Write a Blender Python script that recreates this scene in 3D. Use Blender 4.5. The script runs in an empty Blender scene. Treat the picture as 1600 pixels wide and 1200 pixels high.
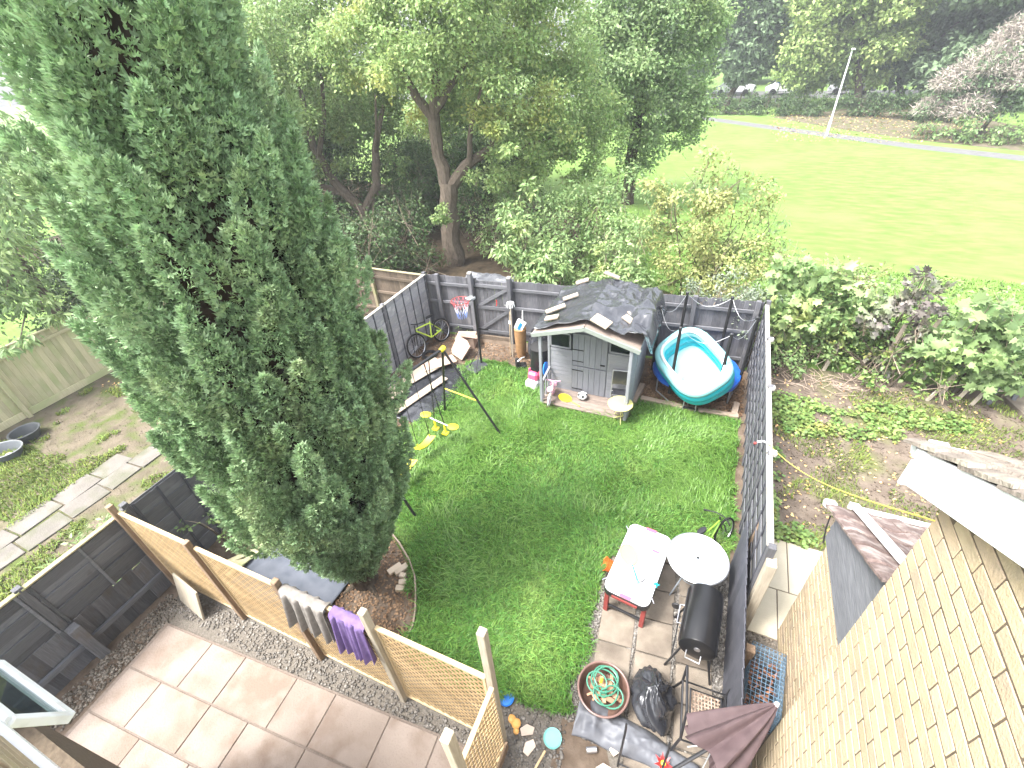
import bpy, bmesh, math, random
import numpy as np
from mathutils import Vector, Matrix

random.seed(7)
rng = np.random.default_rng(7)
PI = math.pi
R = math.radians
SC = bpy.context.scene
COL = SC.collection

# ------------------------------------------------------------------ camera
cam_d = bpy.data.cameras.new('camera')
cam = bpy.data.objects.new('camera', cam_d)
COL.objects.link(cam)
cam_d.sensor_width = 36.0
cam_d.lens = 16.425
cam_d.clip_start = 0.05
cam_d.clip_end = 900
_p, _r, _t = R(36.5), R(-4.2), R(25.6)
_fw = Vector((0, math.cos(_p), -math.sin(_p)))
_rt = Vector((1, 0, 0))
_up = _rt.cross(_fw)
_rt2 = _rt * math.cos(_r) + _up * math.sin(_r)
_up2 = -_rt * math.sin(_r) + _up * math.cos(_r)
_rz = Matrix.Rotation(_t, 3, 'Z')
_m = Matrix((_rz @ _rt2, _rz @ _up2, _rz @ (-_fw))).transposed().to_4x4()
_m.translation = (0, 0, 6.5)
cam.matrix_world = _m
SC.camera = cam

# ------------------------------------------------------------------ sky, sun, exposure (bright overcast)
SUN_EL, SUN_AZ = 60.0, 228.0           # degrees; azimuth clockwise from +Y, where the sun stands
wd = bpy.data.worlds.new('World')
SC.world = wd
wd.use_nodes = True
wn = wd.node_tree
bg = wn.nodes['Background']
sky = wn.nodes.new('ShaderNodeTexSky')
sky.sky_type = 'NISHITA'
sky.sun_disc = False
sky.sun_elevation = R(SUN_EL)
sky.sun_rotation = R(SUN_AZ)
sky.air_density = 1.0
sky.dust_density = 4.0
sky.ozone_density = 1.0
hs = wn.nodes.new('ShaderNodeHueSaturation')
hs.inputs['Saturation'].default_value = 0.32      # thin white cloud cover
wn.links.new(sky.outputs[0], hs.inputs['Color'])
wn.links.new(hs.outputs[0], bg.inputs['Color'])
bg.inputs['Strength'].default_value = 0.15
sd = bpy.data.lights.new('sun', 'SUN')
sd.energy = 1.5
sd.angle = R(14)
sd.color = (1.0, 0.98, 0.945)
sun = bpy.data.objects.new('sun', sd)
COL.objects.link(sun)
_az, _el = R(SUN_AZ), R(SUN_EL)
_sdir = Vector((math.sin(_az) * math.cos(_el), math.cos(_az) * math.cos(_el), math.sin(_el)))
sun.rotation_euler = _sdir.to_track_quat('Z', 'Y').to_euler()
sun.location = (0, 0, 40)
SC.view_settings.view_transform = 'Standard'
SC.view_settings.look = 'None'
SC.view_settings.gamma = 1.0
SC.view_settings.use_curve_mapping = False
SC.view_settings.exposure = 2.5
HAZE = 0.0018
SC.cycles.max_bounces = 6
SC.cycles.diffuse_bounces = 4
SC.cycles.glossy_bounces = 3
SC.cycles.transmission_bounces = 6
SC.cycles.transparent_max_bounces = 8
SC.cycles.volume_bounces = 0
SC.cycles.caustics_reflective = False
SC.cycles.caustics_refractive = False
SC.cycles.use_denoising = True

# ------------------------------------------------------------------ helpers
MATS = {}
def mat(name, c1, c2=None, rough=0.8, scale=6.0, stretch=(1, 1, 1), var=0.12, hue=0.0, bump=0.0, bscale=None,
        metal=0.0, spec=0.4, island=False, transl=0.0, detail=4.0, contrast=1.0, world=False, c3=None, c3scale=1.5, c3amt=0.5,
        coat=0.0):
    """procedural principled material: two colours mixed by noise, a third in larger patches, random value per object or leaf"""
    if name in MATS:
        return MATS[name]
    m = bpy.data.materials.new(name)
    MATS[name] = m
    m.use_nodes = True
    nt = m.node_tree
    N, Lk = nt.nodes, nt.links
    b = N['Principled BSDF']
    out = N['Material Output']
    tc = N.new('ShaderNodeTexCoord')
    geo = N.new('ShaderNodeNewGeometry')
    oi = N.new('ShaderNodeObjectInfo')
    vec = geo.outputs['Position'] if world else tc.outputs['Object']
    rnd = geo.outputs['Random Per Island'] if island else oi.outputs['Random']
    if not world:
        ml = N.new('ShaderNodeMath'); ml.operation = 'MULTIPLY'; ml.inputs[1].default_value = 37.0
        Lk.new(oi.outputs['Random'], ml.inputs[0])
        ad = N.new('ShaderNodeVectorMath'); ad.operation = 'ADD'
        Lk.new(vec, ad.inputs[0]); Lk.new(ml.outputs[0], ad.inputs[1])
        vec = ad.outputs[0]
    mp = N.new('ShaderNodeMapping')
    mp.inputs['Scale'].default_value = stretch
    Lk.new(vec, mp.inputs['Vector'])
    nz = N.new('ShaderNodeTexNoise')
    nz.inputs['Scale'].default_value = scale
    nz.inputs['Detail'].default_value = detail
    Lk.new(mp.outputs[0], nz.inputs['Vector'])
    rp = N.new('ShaderNodeMapRange')
    rp.inputs['From Min'].default_value = 0.5 - 0.22 / contrast
    rp.inputs['From Max'].default_value = 0.5 + 0.22 / contrast
    Lk.new(nz.outputs['Fac'], rp.inputs['Value'])
    mx = N.new('ShaderNodeMix'); mx.data_type = 'RGBA'
    mx.inputs['A'].default_value = (*c1, 1)
    mx.inputs['B'].default_value = (*(c2 or c1), 1)
    Lk.new(rp.outputs[0], mx.inputs['Factor'])
    col = mx.outputs['Result']
    if c3 is not None:
        n3 = N.new('ShaderNodeTexNoise'); n3.inputs['Scale'].default_value = c3scale; n3.inputs['Detail'].default_value = 5
        Lk.new(vec, n3.inputs['Vector'])
        r3 = N.new('ShaderNodeMapRange')
        r3.inputs['From Min'].default_value = 0.62 - 0.24 * c3amt
        r3.inputs['From Max'].default_value = 0.80 - 0.24 * c3amt
        Lk.new(n3.outputs['Fac'], r3.inputs['Value'])
        m3 = N.new('ShaderNodeMix'); m3.data_type = 'RGBA'
        Lk.new(r3.outputs[0], m3.inputs['Factor']); Lk.new(col, m3.inputs['A']); m3.inputs['B'].default_value = (*c3, 1)
        col = m3.outputs['Result']
    if var or hue:
        h = N.new('ShaderNodeHueSaturation')
        v1 = N.new('ShaderNodeMapRange')
        v1.inputs['To Min'].default_value = 1 - var; v1.inputs['To Max'].default_value = 1 + var
        Lk.new(rnd, v1.inputs['Value']); Lk.new(v1.outputs[0], h.inputs['Value'])
        if hue:
            m7 = N.new('ShaderNodeMath'); m7.operation = 'MULTIPLY'; m7.inputs[1].default_value = 7.31
            fr = N.new('ShaderNodeMath'); fr.operation = 'FRACT'
            Lk.new(rnd, m7.inputs[0]); Lk.new(m7.outputs[0], fr.inputs[0])
            h1 = N.new('ShaderNodeMapRange')
            h1.inputs['To Min'].default_value = 0.5 - hue; h1.inputs['To Max'].default_value = 0.5 + hue
            Lk.new(fr.outputs[0], h1.inputs['Value']); Lk.new(h1.outputs[0], h.inputs['Hue'])
        Lk.new(col, h.inputs['Color'])
        col = h.outputs[0]
    Lk.new(col, b.inputs['Base Color'])
    b.inputs['Roughness'].default_value = rough
    b.inputs['Metallic'].default_value = metal
    b.inputs['Specular IOR Level'].default_value = spec
    if coat:
        b.inputs['Coat Weight'].default_value = coat
        b.inputs['Coat Roughness'].default_value = 0.12
    if bump:
        bp = N.new('ShaderNodeBump')
        bp.inputs['Strength'].default_value = bump
        bp.inputs['Distance'].default_value = 0.02
        nb = nz
        if bscale:
            nb = N.new('ShaderNodeTexNoise'); nb.inputs['Scale'].default_value = bscale; nb.inputs['Detail'].default_value = 5
            Lk.new(mp.outputs[0], nb.inputs['Vector'])
        Lk.new(nb.outputs['Fac'], bp.inputs['Height'])
        Lk.new(bp.outputs[0], b.inputs['Normal'])
    if transl:
        tr = N.new('ShaderNodeBsdfTranslucent')
        Lk.new(col, tr.inputs['Color'])
        ms = N.new('ShaderNodeMixShader'); ms.inputs['Fac'].default_value = transl
        Lk.new(b.outputs[0], ms.inputs[1]); Lk.new(tr.outputs[0], ms.inputs[2])
        Lk.new(ms.outputs[0], out.inputs['Surface'])
    return m

def glass(name, col=(0.75, 0.85, 0.85), rough=0.03):
    m = bpy.data.materials.new(name); m.use_nodes = True
    N, Lk = m.node_tree.nodes, m.node_tree.links
    b = N['Principled BSDF']; out = N['Material Output']
    b.inputs['Base Color'].default_value = (0.02, 0.025, 0.03, 1); b.inputs['Roughness'].default_value = rough
    b.inputs['Specular IOR Level'].default_value = 0.6
    t = N.new('ShaderNodeBsdfTransparent'); t.inputs['Color'].default_value = (*col, 1)
    ms = N.new('ShaderNodeMixShader'); ms.inputs[0].default_value = 0.42
    Lk.new(t.outputs[0], ms.inputs[1]); Lk.new(b.outputs[0], ms.inputs[2]); Lk.new(ms.outputs[0], out.inputs['Surface'])
    return m

def link(o, parent=None):
    COL.objects.link(o)
    if parent is not None:
        o.parent = parent
    return o
def tag(o, label=None, cat=None, group=None, kind=None):
    if label: o['label'] = label
    if cat: o['category'] = cat
    if group: o['group'] = group
    if kind: o['kind'] = kind
    return o
def thing(name, label, cat, loc=(0, 0, 0), rotz=0.0, group=None):
    o = bpy.data.objects.new(name, None)
    o.empty_display_size = 0.1
    COL.objects.link(o)
    o.location = loc; o.rotation_euler = (0, 0, rotz)
    return tag(o, label, cat, group)
def copy_tree(o, parent=None):
    c = o.copy(); COL.objects.link(c); c.parent = parent
    for ch in list(o.children):
        copy_tree(ch, c)
    return c

class MB:
    def __init__(s): s.v = []; s.f = []
    def add(s, vs, fs):
        n = len(s.v); s.v += [tuple(x) for x in vs]; s.f += [tuple(i + n for i in q) for q in fs]; return s
    def box(s, c, d, rz=0.0, rot=None, taper=1.0):
        hx, hy, hz = d[0] / 2, d[1] / 2, d[2] / 2
        M3 = rot if rot is not None else Matrix.Rotation(rz, 3, 'Z')
        vs = []
        for z in (-hz, hz):
            k = taper if z > 0 else 1.0
            for x, y in ((-hx, -hy), (hx, -hy), (hx, hy), (-hx, hy)):
                vs.append(Vector(c) + M3 @ Vector((x * k, y * k, z)))
        return s.add(vs, [(3, 2, 1, 0), (4, 5, 6, 7), (0, 1, 5, 4), (1, 2, 6, 5), (2, 3, 7, 6), (3, 0, 4, 7)])
    def bar(s, a, b, w, h, upv=(0, 0, 1)):
        a, b = Vector(a), Vector(b); d = (b - a); L = d.length; d.normalize()
        sv = d.cross(Vector(upv))
        if sv.length < 1e-4: sv = d.cross(Vector((1, 0, 0)))
        sv.normalize(); uv = sv.cross(d)
        return s.box((a + b) / 2, (w, L, h), rot=Matrix((sv, d, uv)).transposed())
    def tube(s, pts, r, seg=8, closed=False, cap=True):
        pts = [Vector(p) for p in pts]; n = len(pts)
        rr = r if isinstance(r, (list, tuple)) else [r] * n
        base = len(s.v); prev = None
        for i, p in enumerate(pts):
            if closed: d = pts[(i + 1) % n] - pts[i - 1]
            else: d = pts[min(i + 1, n - 1)] - pts[max(i - 1, 0)]
            d.normalize()
            if prev is None:
                a = d.cross(Vector((0, 0, 1)))
                if a.length < 1e-3: a = d.cross(Vector((1, 0, 0)))
            else:
                a = prev - d * prev.dot(d)
            a.normalize(); prev = a; b = d.cross(a)
            for k in range(seg):
                t = 2 * PI * k / seg
                s.v.append(tuple(p + (a * math.cos(t) + b * math.sin(t)) * rr[i]))
        m = n if closed else n - 1
        for i in range(m):
            j = (i + 1) % n
            for k in range(seg):
                l = (k + 1) % seg
                s.f.append((base + i * seg + k, base + i * seg + l, base + j * seg + l, base + j * seg + k))
        if cap and not closed:
            s.f.append(tuple(base + k for k in range(seg))[::-1])
            s.f.append(tuple(base + (n - 1) * seg + k for k in range(seg)))
        return s
    def lathe(s, prof, seg=20, c=(0, 0, 0), rot=None, cap=True, sx=1.0, sy=1.0):
        base = len(s.v); M3 = rot or Matrix.Identity(3)
        for r, z in prof:
            for k in range(seg):
                t = 2 * PI * k / seg
                s.v.append(tuple(Vector(c) + M3 @ Vector((r * math.cos(t) * sx, r * math.sin(t) * sy, z))))
        for i in range(len(prof) - 1):
            for k in range(seg):
                l = (k + 1) % seg
                s.f.append((base + i * seg + k, base + i * seg + l, base + (i + 1) * seg + l, base + (i + 1) * seg + k))
        if cap:
            s.f.append(tuple(base + k for k in range(seg))[::-1])
            s.f.append(tuple(base + (len(prof) - 1) * seg + k for k in range(seg)))
        return s
    def grid(s, nx, ny, fn, thick=0.0):
        base = len(s.v)
        for j in range(ny + 1):
            for i in range(nx + 1):
                s.v.append(tuple(fn(i / nx, j / ny)))
        for j in range(ny):
            for i in range(nx):
                a = base + j * (nx + 1) + i
                s.f.append((a, a + 1, a + nx + 2, a + nx + 1))
        return s
    def prism(s, poly, z0, z1):
        n = len(poly); b = len(s.v)
        s.v += [(x, y, z0) for x, y in poly] + [(x, y, z1) for x, y in poly]
        s.f.append(tuple(b + i for i in range(n))[::-1]); s.f.append(tuple(b + n + i for i in range(n)))
        for i in range(n):
            j = (i + 1) % n
            s.f.append((b + i, b + j, b + n + j, b + n + i))
        return s
    def mesh(s, name, smooth=False, bevel=0.0, solid=0.0):
        me = bpy.data.meshes.new(name)
        me.from_pydata(s.v, [], s.f)
        bm = bmesh.new(); bm.from_mesh(me)
        bmesh.ops.recalc_face_normals(bm, faces=bm.faces)
        if solid: bmesh.ops.solidify(bm, geom=bm.faces[:], thickness=solid)
        if bevel: bmesh.ops.bevel(bm, geom=bm.edges[:], offset=bevel, segments=1, affect='EDGES', profile=0.5)
        bm.to_mesh(me); bm.free()
        if smooth:
            for p in me.polygons: p.use_smooth = True
            me.set_sharp_from_angle(angle=R(38))
        me.update()
        return me
    def build(s, name, m, parent=None, smooth=False, bevel=0.0, solid=0.0, loc=None):
        me = s.mesh(name, smooth, bevel, solid); me.materials.append(m)
        o = bpy.data.objects.new(name, me); link(o, parent)
        if loc: o.location = loc
        return o

BOXC = {}
def box_mesh(d, m, bevel=0.0):
    k = (round(d[0], 3), round(d[1], 3), round(d[2], 3), m.name, bevel)
    if k not in BOXC:
        me = MB().box((0, 0, 0), d).mesh('box', bevel=bevel); me.materials.append(m); BOXC[k] = me
    return BOXC[k]
def bx(name, c, d, m, parent=None, rot=(0, 0, 0), bevel=0.0):
    o = bpy.data.objects.new(name, box_mesh(d, m, bevel)); link(o, parent)
    o.location = c; o.rotation_euler = rot
    return o

def np_obj(name, V, F, m, parent=None, smooth=False):
    V = np.ascontiguousarray(V, dtype=np.float32).reshape(-1, 3); F = np.ascontiguousarray(F, dtype=np.int32).reshape(-1, 3)
    me = bpy.data.meshes.new(name)
    me.vertices.add(len(V)); me.vertices.foreach_set('co', V.ravel())
    me.loops.add(F.size); me.loops.foreach_set('vertex_index', F.ravel())
    me.polygons.add(len(F)); me.polygons.foreach_set('loop_start', np.arange(0, F.size, 3, dtype=np.int32))
    me.update(calc_edges=True)
    if smooth: me.polygons.foreach_set('use_smooth', np.ones(len(F), dtype=bool))
    me.materials.append(m)
    o = bpy.data.objects.new(name, me)
    return link(o, parent)

def nrm(a): return a / (np.linalg.norm(a, axis=-1, keepdims=True) + 1e-9)
def rdir(n): return nrm(rng.normal(size=(n, 3)))

def leaf_quads(P, T, Nn, L, W, fold=0.15):
    """rhombic leaf: base, right, tip, left; folded along the midrib"""
    T = nrm(T); S = nrm(np.cross(T, Nn)); Nn = nrm(np.cross(S, T))
    L = np.broadcast_to(np.asarray(L, float), (len(P),))[:, None]; W = np.broadcast_to(np.asarray(W, float), (len(P),))[:, None]
    mid = P + T * L * 0.45
    V = np.stack([P, mid + S * W / 2 + Nn * W * fold, P + T * L - Nn * L * 0.12, mid - S * W / 2 + Nn * W * fold], 1)
    n = len(P); b = np.arange(n)[:, None] * 4
    F = np.concatenate([b + np.array([0, 1, 2]), b + np.array([0, 2, 3])], 1)
    return V.reshape(-1, 3), F.reshape(-1, 3)

LOBE = np.array([(0, 0), (.28, -.05), (.22, .2), (.5, .3), (.3, .45), (.34, .78), (.12, .7), (0, 1.0), (-.12, .7), (-.34, .78), (-.3, .45), (-.5, .3), (-.22, .2), (-.28, -.05)])
def leaf_lobed(P, T, Nn, L):
    """five-lobed maple leaf as a fan round its middle"""
    T = nrm(T); S = nrm(np.cross(T, Nn)); Nn = nrm(np.cross(S, T)); n = len(P)
    L = np.broadcast_to(np.asarray(L, float), (n,))[:, None, None]
    k = len(LOBE)
    rim = P[:, None] + (S[:, None] * LOBE[None, :, :1] + T[:, None] * LOBE[None, :, 1:]) * L
    rim = rim - Nn[:, None] * (np.abs(LOBE[None, :, :1]) ** 1.5) * L * 0.5
    c = P[:, None] + T[:, None] * 0.35 * L
    V = np.concatenate([c, rim], 1)
    b = np.arange(n)[:, None, None] * (k + 1)
    fan = np.array([[0, i + 1, (i + 1) % k + 1] for i in range(k)])[None]
    return V.reshape(-1, 3), (b + fan).reshape(-1, 3)

def merge(parts):
    Vs, Fs, n = [], [], 0
    for V, F in parts:
        Vs.append(V); Fs.append(F + n); n += len(V)
    return np.concatenate(Vs), np.concatenate(Fs)

_NT = rng.random((64, 64))
def vn(x, y, seed=0):
    """smooth value noise 0..1"""
    x = np.asarray(x, float) + seed * 13.7; y = np.asarray(y, float) + seed * 7.3
    xi = np.floor(x).astype(int); yi = np.floor(y).astype(int); fx = x - xi; fy = y - yi
    fx = fx * fx * (3 - 2 * fx); fy = fy * fy * (3 - 2 * fy)
    g = lambda a, b: _NT[a % 64, b % 64]
    return (g(xi, yi) * (1 - fx) + g(xi + 1, yi) * fx) * (1 - fy) + (g(xi, yi + 1) * (1 - fx) + g(xi + 1, yi + 1) * fx) * fy
def crease(x, y, seed=0, f=1.0, oct=3):
    s = 0.0; a = 1.0
    for o in range(oct):
        s = s + a * (1 - np.abs(2 * vn(x * f, y * f, seed + o * 5) - 1)); a *= 0.5; f *= 2.1
    return s / 1.75
# ------------------------------------------------------------------ materials
m_meadow = mat('meadow_grass', (0.085, 0.155, 0.032), (0.15, 0.235, 0.06), rough=0.9, scale=2.6, world=True, var=0, bump=0.5, bscale=9, c3=(0.14, 0.195, 0.06), c3scale=0.25, spec=0.1, stretch=(0.5, 1.2, 1), detail=8)
m_lawnbase = mat('lawn_base', (0.06, 0.11, 0.025), (0.09, 0.15, 0.035), rough=1, scale=9, world=True, var=0, spec=0.05)
m_grass = mat('grass_blades', (0.076, 0.182, 0.03), (0.128, 0.255, 0.05), rough=0.5, scale=0.9, world=True, var=0.5, hue=0.02, island=True, transl=0.25, spec=0.3, c3=(0.2, 0.32, 0.075), c3scale=1.1, c3amt=0.35)
m_grass2 = mat('dry_grass_blades', (0.13, 0.18, 0.04), (0.2, 0.26, 0.06), rough=0.7, scale=0.8, world=True, var=0.35, hue=0.03, island=True, transl=0.2, spec=0.2)
m_soil = mat('garden_soil', (0.085, 0.062, 0.045), (0.165, 0.127, 0.096), rough=1, scale=5, world=True, var=0, bump=0.8, bscale=22, spec=0.1, detail=9, c3=(0.07, 0.05, 0.035), c3scale=2.0)
m_yard = mat('worn_yard_ground', (0.085, 0.072, 0.05), (0.15, 0.125, 0.092), rough=1, scale=3, world=True, var=0, bump=0.7, bscale=25, spec=0.1, detail=9, c3=(0.075, 0.095, 0.03), c3scale=2.2, c3amt=0.6)
m_rsoil = mat('vegetable_bed_soil', (0.09, 0.07, 0.055), (0.165, 0.133, 0.105), rough=1, scale=4, world=True, var=0, bump=0.9, bscale=25, spec=0.1, detail=10, c3=(0.11, 0.125, 0.045), c3scale=0.8, c3amt=0.5)
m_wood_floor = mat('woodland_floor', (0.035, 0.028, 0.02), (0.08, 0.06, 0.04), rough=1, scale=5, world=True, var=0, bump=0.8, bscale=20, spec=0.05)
m_bark_chip = mat('bark_chips', (0.11, 0.06, 0.035), (0.27, 0.18, 0.11), rough=0.95, scale=3, var=0.4, island=True, spec=0.15)
m_gravelb = mat('gravel_bed', (0.1, 0.088, 0.073), (0.17, 0.152, 0.13), rough=0.95, scale=45, world=True, var=0, bump=0.8, spec=0.2)
m_gravel = mat('gravel_stones', (0.13, 0.117, 0.102), (0.2, 0.186, 0.168), rough=0.85, scale=8, var=0.45, island=True, spec=0.3)
m_patio = mat('sandstone_slab', (0.205, 0.165, 0.137), (0.25, 0.207, 0.175), rough=0.85, scale=1.6, var=0.04, detail=9, bump=0.4, bscale=40, spec=0.25, contrast=1.5, c3=(0.175, 0.132, 0.104), c3scale=2.6, c3amt=0.6)
m_mortar = mat('slab_joint_mortar', (0.125, 0.1, 0.083), (0.19, 0.155, 0.13), rough=1, scale=30, world=True, var=0)
m_slab = mat('concrete_slab', (0.145, 0.12, 0.095), (0.235, 0.2, 0.16), rough=0.9, scale=5, var=0.1, detail=9, bump=0.4, bscale=60, spec=0.2, c3=(0.11, 0.09, 0.072), c3scale=1.7)
m_cream = mat('cream_paving', (0.42, 0.375, 0.28), (0.5, 0.45, 0.345), rough=0.85, scale=3, var=0.05, detail=8, bump=0.15, bscale=50, spec=0.2)
m_ypath = mat('weathered_paving', (0.115, 0.105, 0.092), (0.165, 0.15, 0.133), rough=0.9, scale=3, var=0.12, detail=8, bump=0.3, bscale=40, spec=0.2, c3=(0.1, 0.1, 0.07), c3scale=2)
m_asphalt = mat('asphalt', (0.09, 0.09, 0.09), (0.125, 0.123, 0.12), rough=0.9, scale=3, world=True, var=0)
m_fslate = mat('slate_fence_paint', (0.1, 0.102, 0.111), (0.148, 0.149, 0.16), rough=0.72, scale=5, stretch=(1.2, 8, 14), var=0.18, bump=0.4, spec=0.25, c3=(0.16, 0.16, 0.172), c3scale=5, c3amt=0.25)
m_fslate_v = mat('slate_fence_paint_upright', (0.09, 0.09, 0.099), (0.14, 0.139, 0.15), rough=0.75, scale=5, stretch=(14, 8, 1.2), var=0.22, bump=0.4, spec=0.25, c3=(0.17, 0.165, 0.17), c3scale=4, c3amt=0.25)
m_fgrey = mat('light_grey_fence_paint', (0.26, 0.26, 0.28), (0.34, 0.34, 0.36), rough=0.75, scale=6, stretch=(1.3, 8, 14), var=0.12, bump=0.4, spec=0.25, c3=(0.4, 0.395, 0.41), c3scale=6, c3amt=0.5)  # lighter patches mixed into the grey
m_fgdark = mat('dark_batten_paint', (0.055, 0.057, 0.07), (0.085, 0.086, 0.1), rough=0.75, scale=6, var=0.15, spec=0.2)
m_fblack = mat('black_fence_stain', (0.08, 0.083, 0.092), (0.12, 0.123, 0.134), rough=0.68, scale=5, stretch=(1.0, 8, 16), var=0.4, bump=0.5, spec=0.3, c3=(0.07, 0.07, 0.072), c3scale=7, c3amt=0.1)
m_fblack_v = mat('black_fence_stain_upright', (0.072, 0.072, 0.078), (0.11, 0.11, 0.117), rough=0.75, scale=5, stretch=(14, 8, 1.0), var=0.3, bump=0.5, spec=0.25, c3=(0.085, 0.075, 0.07), c3scale=4, c3amt=0.3)
m_cap = mat('pale_capping', (0.27, 0.253, 0.225), (0.38, 0.357, 0.32), rough=0.8, scale=6, var=0.06, spec=0.2)
m_mossy = mat('mossy_timber', (0.2, 0.17, 0.11), (0.28, 0.24, 0.16), rough=0.9, scale=6, stretch=(8, 8, 1.2), var=0.22, bump=0.5, spec=0.15, c3=(0.2, 0.22, 0.09), c3scale=2.5, c3amt=0.5)
m_brownf = mat('brown_fence_boards', (0.09, 0.07, 0.052), (0.16, 0.125, 0.095), rough=0.9, scale=6, stretch=(10, 8, 1.0), var=0.3, bump=0.5, spec=0.15)
m_palef = mat('pale_fence_boards', (0.42, 0.38, 0.235), (0.52, 0.475, 0.31), rough=0.85, scale=5, stretch=(10, 8, 0.8), var=0.14, bump=0.3, spec=0.2, c3=(0.35, 0.37, 0.19), c3scale=1.3, c3amt=0.6)
m_pine = mat('trellis_pine', (0.34, 0.238, 0.122), (0.43, 0.315, 0.175), rough=0.75, scale=5, var=0.14, island=True, spec=0.25)
m_pinerail = mat('pine_rail', (0.48, 0.355, 0.205), (0.57, 0.44, 0.27), rough=0.75, scale=6, stretch=(1, 8, 8), var=0.06, spec=0.25)
m_post = mat('brown_post_timber', (0.19, 0.13, 0.085), (0.29, 0.21, 0.145), rough=0.8, scale=5, stretch=(10, 10, 1), var=0.12, bump=0.3, spec=0.2)
m_postgrey = mat('weathered_post_timber', (0.31, 0.27, 0.21), (0.42, 0.37, 0.29), rough=0.85, scale=5, stretch=(10, 10, 1), var=0.1, bump=0.3, spec=0.2)
m_brick = mat('buff_brick', (0.33, 0.26, 0.17), (0.395, 0.317, 0.215), rough=0.9, scale=6, var=0.09, hue=0.008, detail=8, bump=0.35, bscale=60, spec=0.2, c3=(0.29, 0.24, 0.175), c3scale=4, c3amt=0.35)
m_bmortar = mat('brick_mortar', (0.07, 0.052, 0.035), (0.12, 0.092, 0.063), rough=1, scale=25, world=True, var=0, bump=0.4)
m_white = mat('white_plastic', (0.7, 0.71, 0.72), (0.76, 0.76, 0.77), rough=0.4, scale=3, var=0.02, spec=0.5, c3=(0.5, 0.5, 0.48), c3scale=5, c3amt=0.25)
m_tile = mat('mossy_roof_tile', (0.16, 0.135, 0.113), (0.27, 0.235, 0.2), rough=0.95, scale=5, var=0.12, detail=9, bump=0.9, bscale=28, spec=0.15, c3=(0.36, 0.325, 0.265), c3scale=3.5, c3amt=0.5, stretch=(2.5, 1, 1))
m_tile2 = mat('brown_lichen_tile', (0.12, 0.087, 0.08), (0.2, 0.15, 0.135), rough=0.95, scale=6, var=0.12, detail=9, bump=0.9, bscale=28, spec=0.15, c3=(0.33, 0.28, 0.255), c3scale=6, c3amt=0.55, stretch=(2.5, 1, 1))
m_clad = mat('silver_weatherboard', (0.09, 0.093, 0.102), (0.15, 0.153, 0.165), rough=0.8, scale=6, stretch=(10, 0.8, 10), var=0.1, bump=0.4, spec=0.3)
m_bark = mat('tree_bark', (0.08, 0.063, 0.048), (0.16, 0.13, 0.1), rough=0.95, scale=9, stretch=(3, 3, 0.7), world=True, var=0, bump=1.0, bscale=25, spec=0.1)
m_barkdark = mat('dark_tree_bark', (0.05, 0.04, 0.03), (0.11, 0.088, 0.066), rough=0.95, scale=8, stretch=(3, 3, 0.7), world=True, var=0, bump=1.0, bscale=25, spec=0.1)
m_black = mat('black_powder_coat', (0.014, 0.014, 0.016), (0.02, 0.02, 0.022), rough=0.38, scale=5, var=0, spec=0.5)
m_blackp = mat('black_polythene', (0.02, 0.021, 0.025), (0.03, 0.031, 0.036), rough=0.24, scale=3, var=0.05, spec=0.7)
m_tarp = mat('grey_black_tarpaulin', (0.03, 0.031, 0.036), (0.048, 0.05, 0.057), rough=0.24, scale=3, var=0.05, spec=1.0)
m_greytarp = mat('grey_weed_membrane', (0.09, 0.095, 0.11), (0.15, 0.155, 0.17), rough=0.5, scale=4, var=0.05, spec=0.4)
m_rubber = mat('black_rubber', (0.012, 0.012, 0.012), (0.02, 0.02, 0.02), rough=0.7, scale=8, var=0, spec=0.3)
m_steel = mat('galvanised_steel', (0.4, 0.41, 0.42), (0.52, 0.53, 0.54), rough=0.4, scale=8, var=0.03, metal=0.8)
m_chrome = mat('grey_alloy', (0.5, 0.5, 0.52), (0.6, 0.6, 0.62), rough=0.3, scale=8, var=0.03, metal=0.9)
def plain(name, c, rough=0.45, var=0.0, spec=0.5, k=0.9):
    return mat(name, c, tuple(x * k for x in c), rough=rough, scale=7, var=var, spec=spec)
m_yellow = plain('yellow_plastic', (0.72, 0.62, 0.03))
m_lime = plain('lime_plastic', (0.5, 0.66, 0.08))
m_pink = plain('pink_plastic', (0.72, 0.1, 0.2))
m_palepink = plain('pale_pink_plastic', (0.75, 0.42, 0.58))
m_blue = plain('blue_plastic', (0.02, 0.2, 0.72))
m_mint = plain('mint_plastic', (0.2, 0.5, 0.45))
m_teal = plain('teal_vinyl', (0.015, 0.4, 0.47), 0.25, spec=0.6)
m_aqua = plain('pale_aqua_vinyl', (0.28, 0.58, 0.6), 0.25, spec=0.6)
m_orange = plain('orange_plastic', (0.75, 0.16, 0.03))
m_red = plain('red_plastic', (0.55, 0.03, 0.03))
m_dred = plain('dark_red_wood', (0.26, 0.045, 0.04), 0.5)

# ------------------------------------------------------------------ the setting: ground sheets
def sheet(name, poly, z, m):
    mb = MB(); mb.v = [(x, y, z) for x, y in poly]; mb.f = [tuple(range(len(poly)))]
    me = bpy.data.meshes.new(name); me.from_pydata(mb.v, [], mb.f); me.materials.append(m)
    o = bpy.data.objects.new(name, me); link(o)
    return tag(o, kind='structure')
def rect(x0, y0, x1, y1): return [(x0, y0), (x1, y0), (x1, y1), (x0, y1)]
sheet('ground', rect(-170, -60, 170, 240), 0, m_meadow)
sheet('neighbour_yard_ground', rect(-14.2, -4, -6.8, 9.4), 0.004, m_yard)
sheet('garden_soil', [(-6.8, -4), (1.2, -4), (1.2, 10.15), (-6.8, 9.5)], 0.004, m_soil)
sheet('vegetable_bed', [(1.2, 3.6), (7.5, 3.6), (7.2, 10.9), (1.2, 10.6)], 0.004, m_rsoil)
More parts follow.
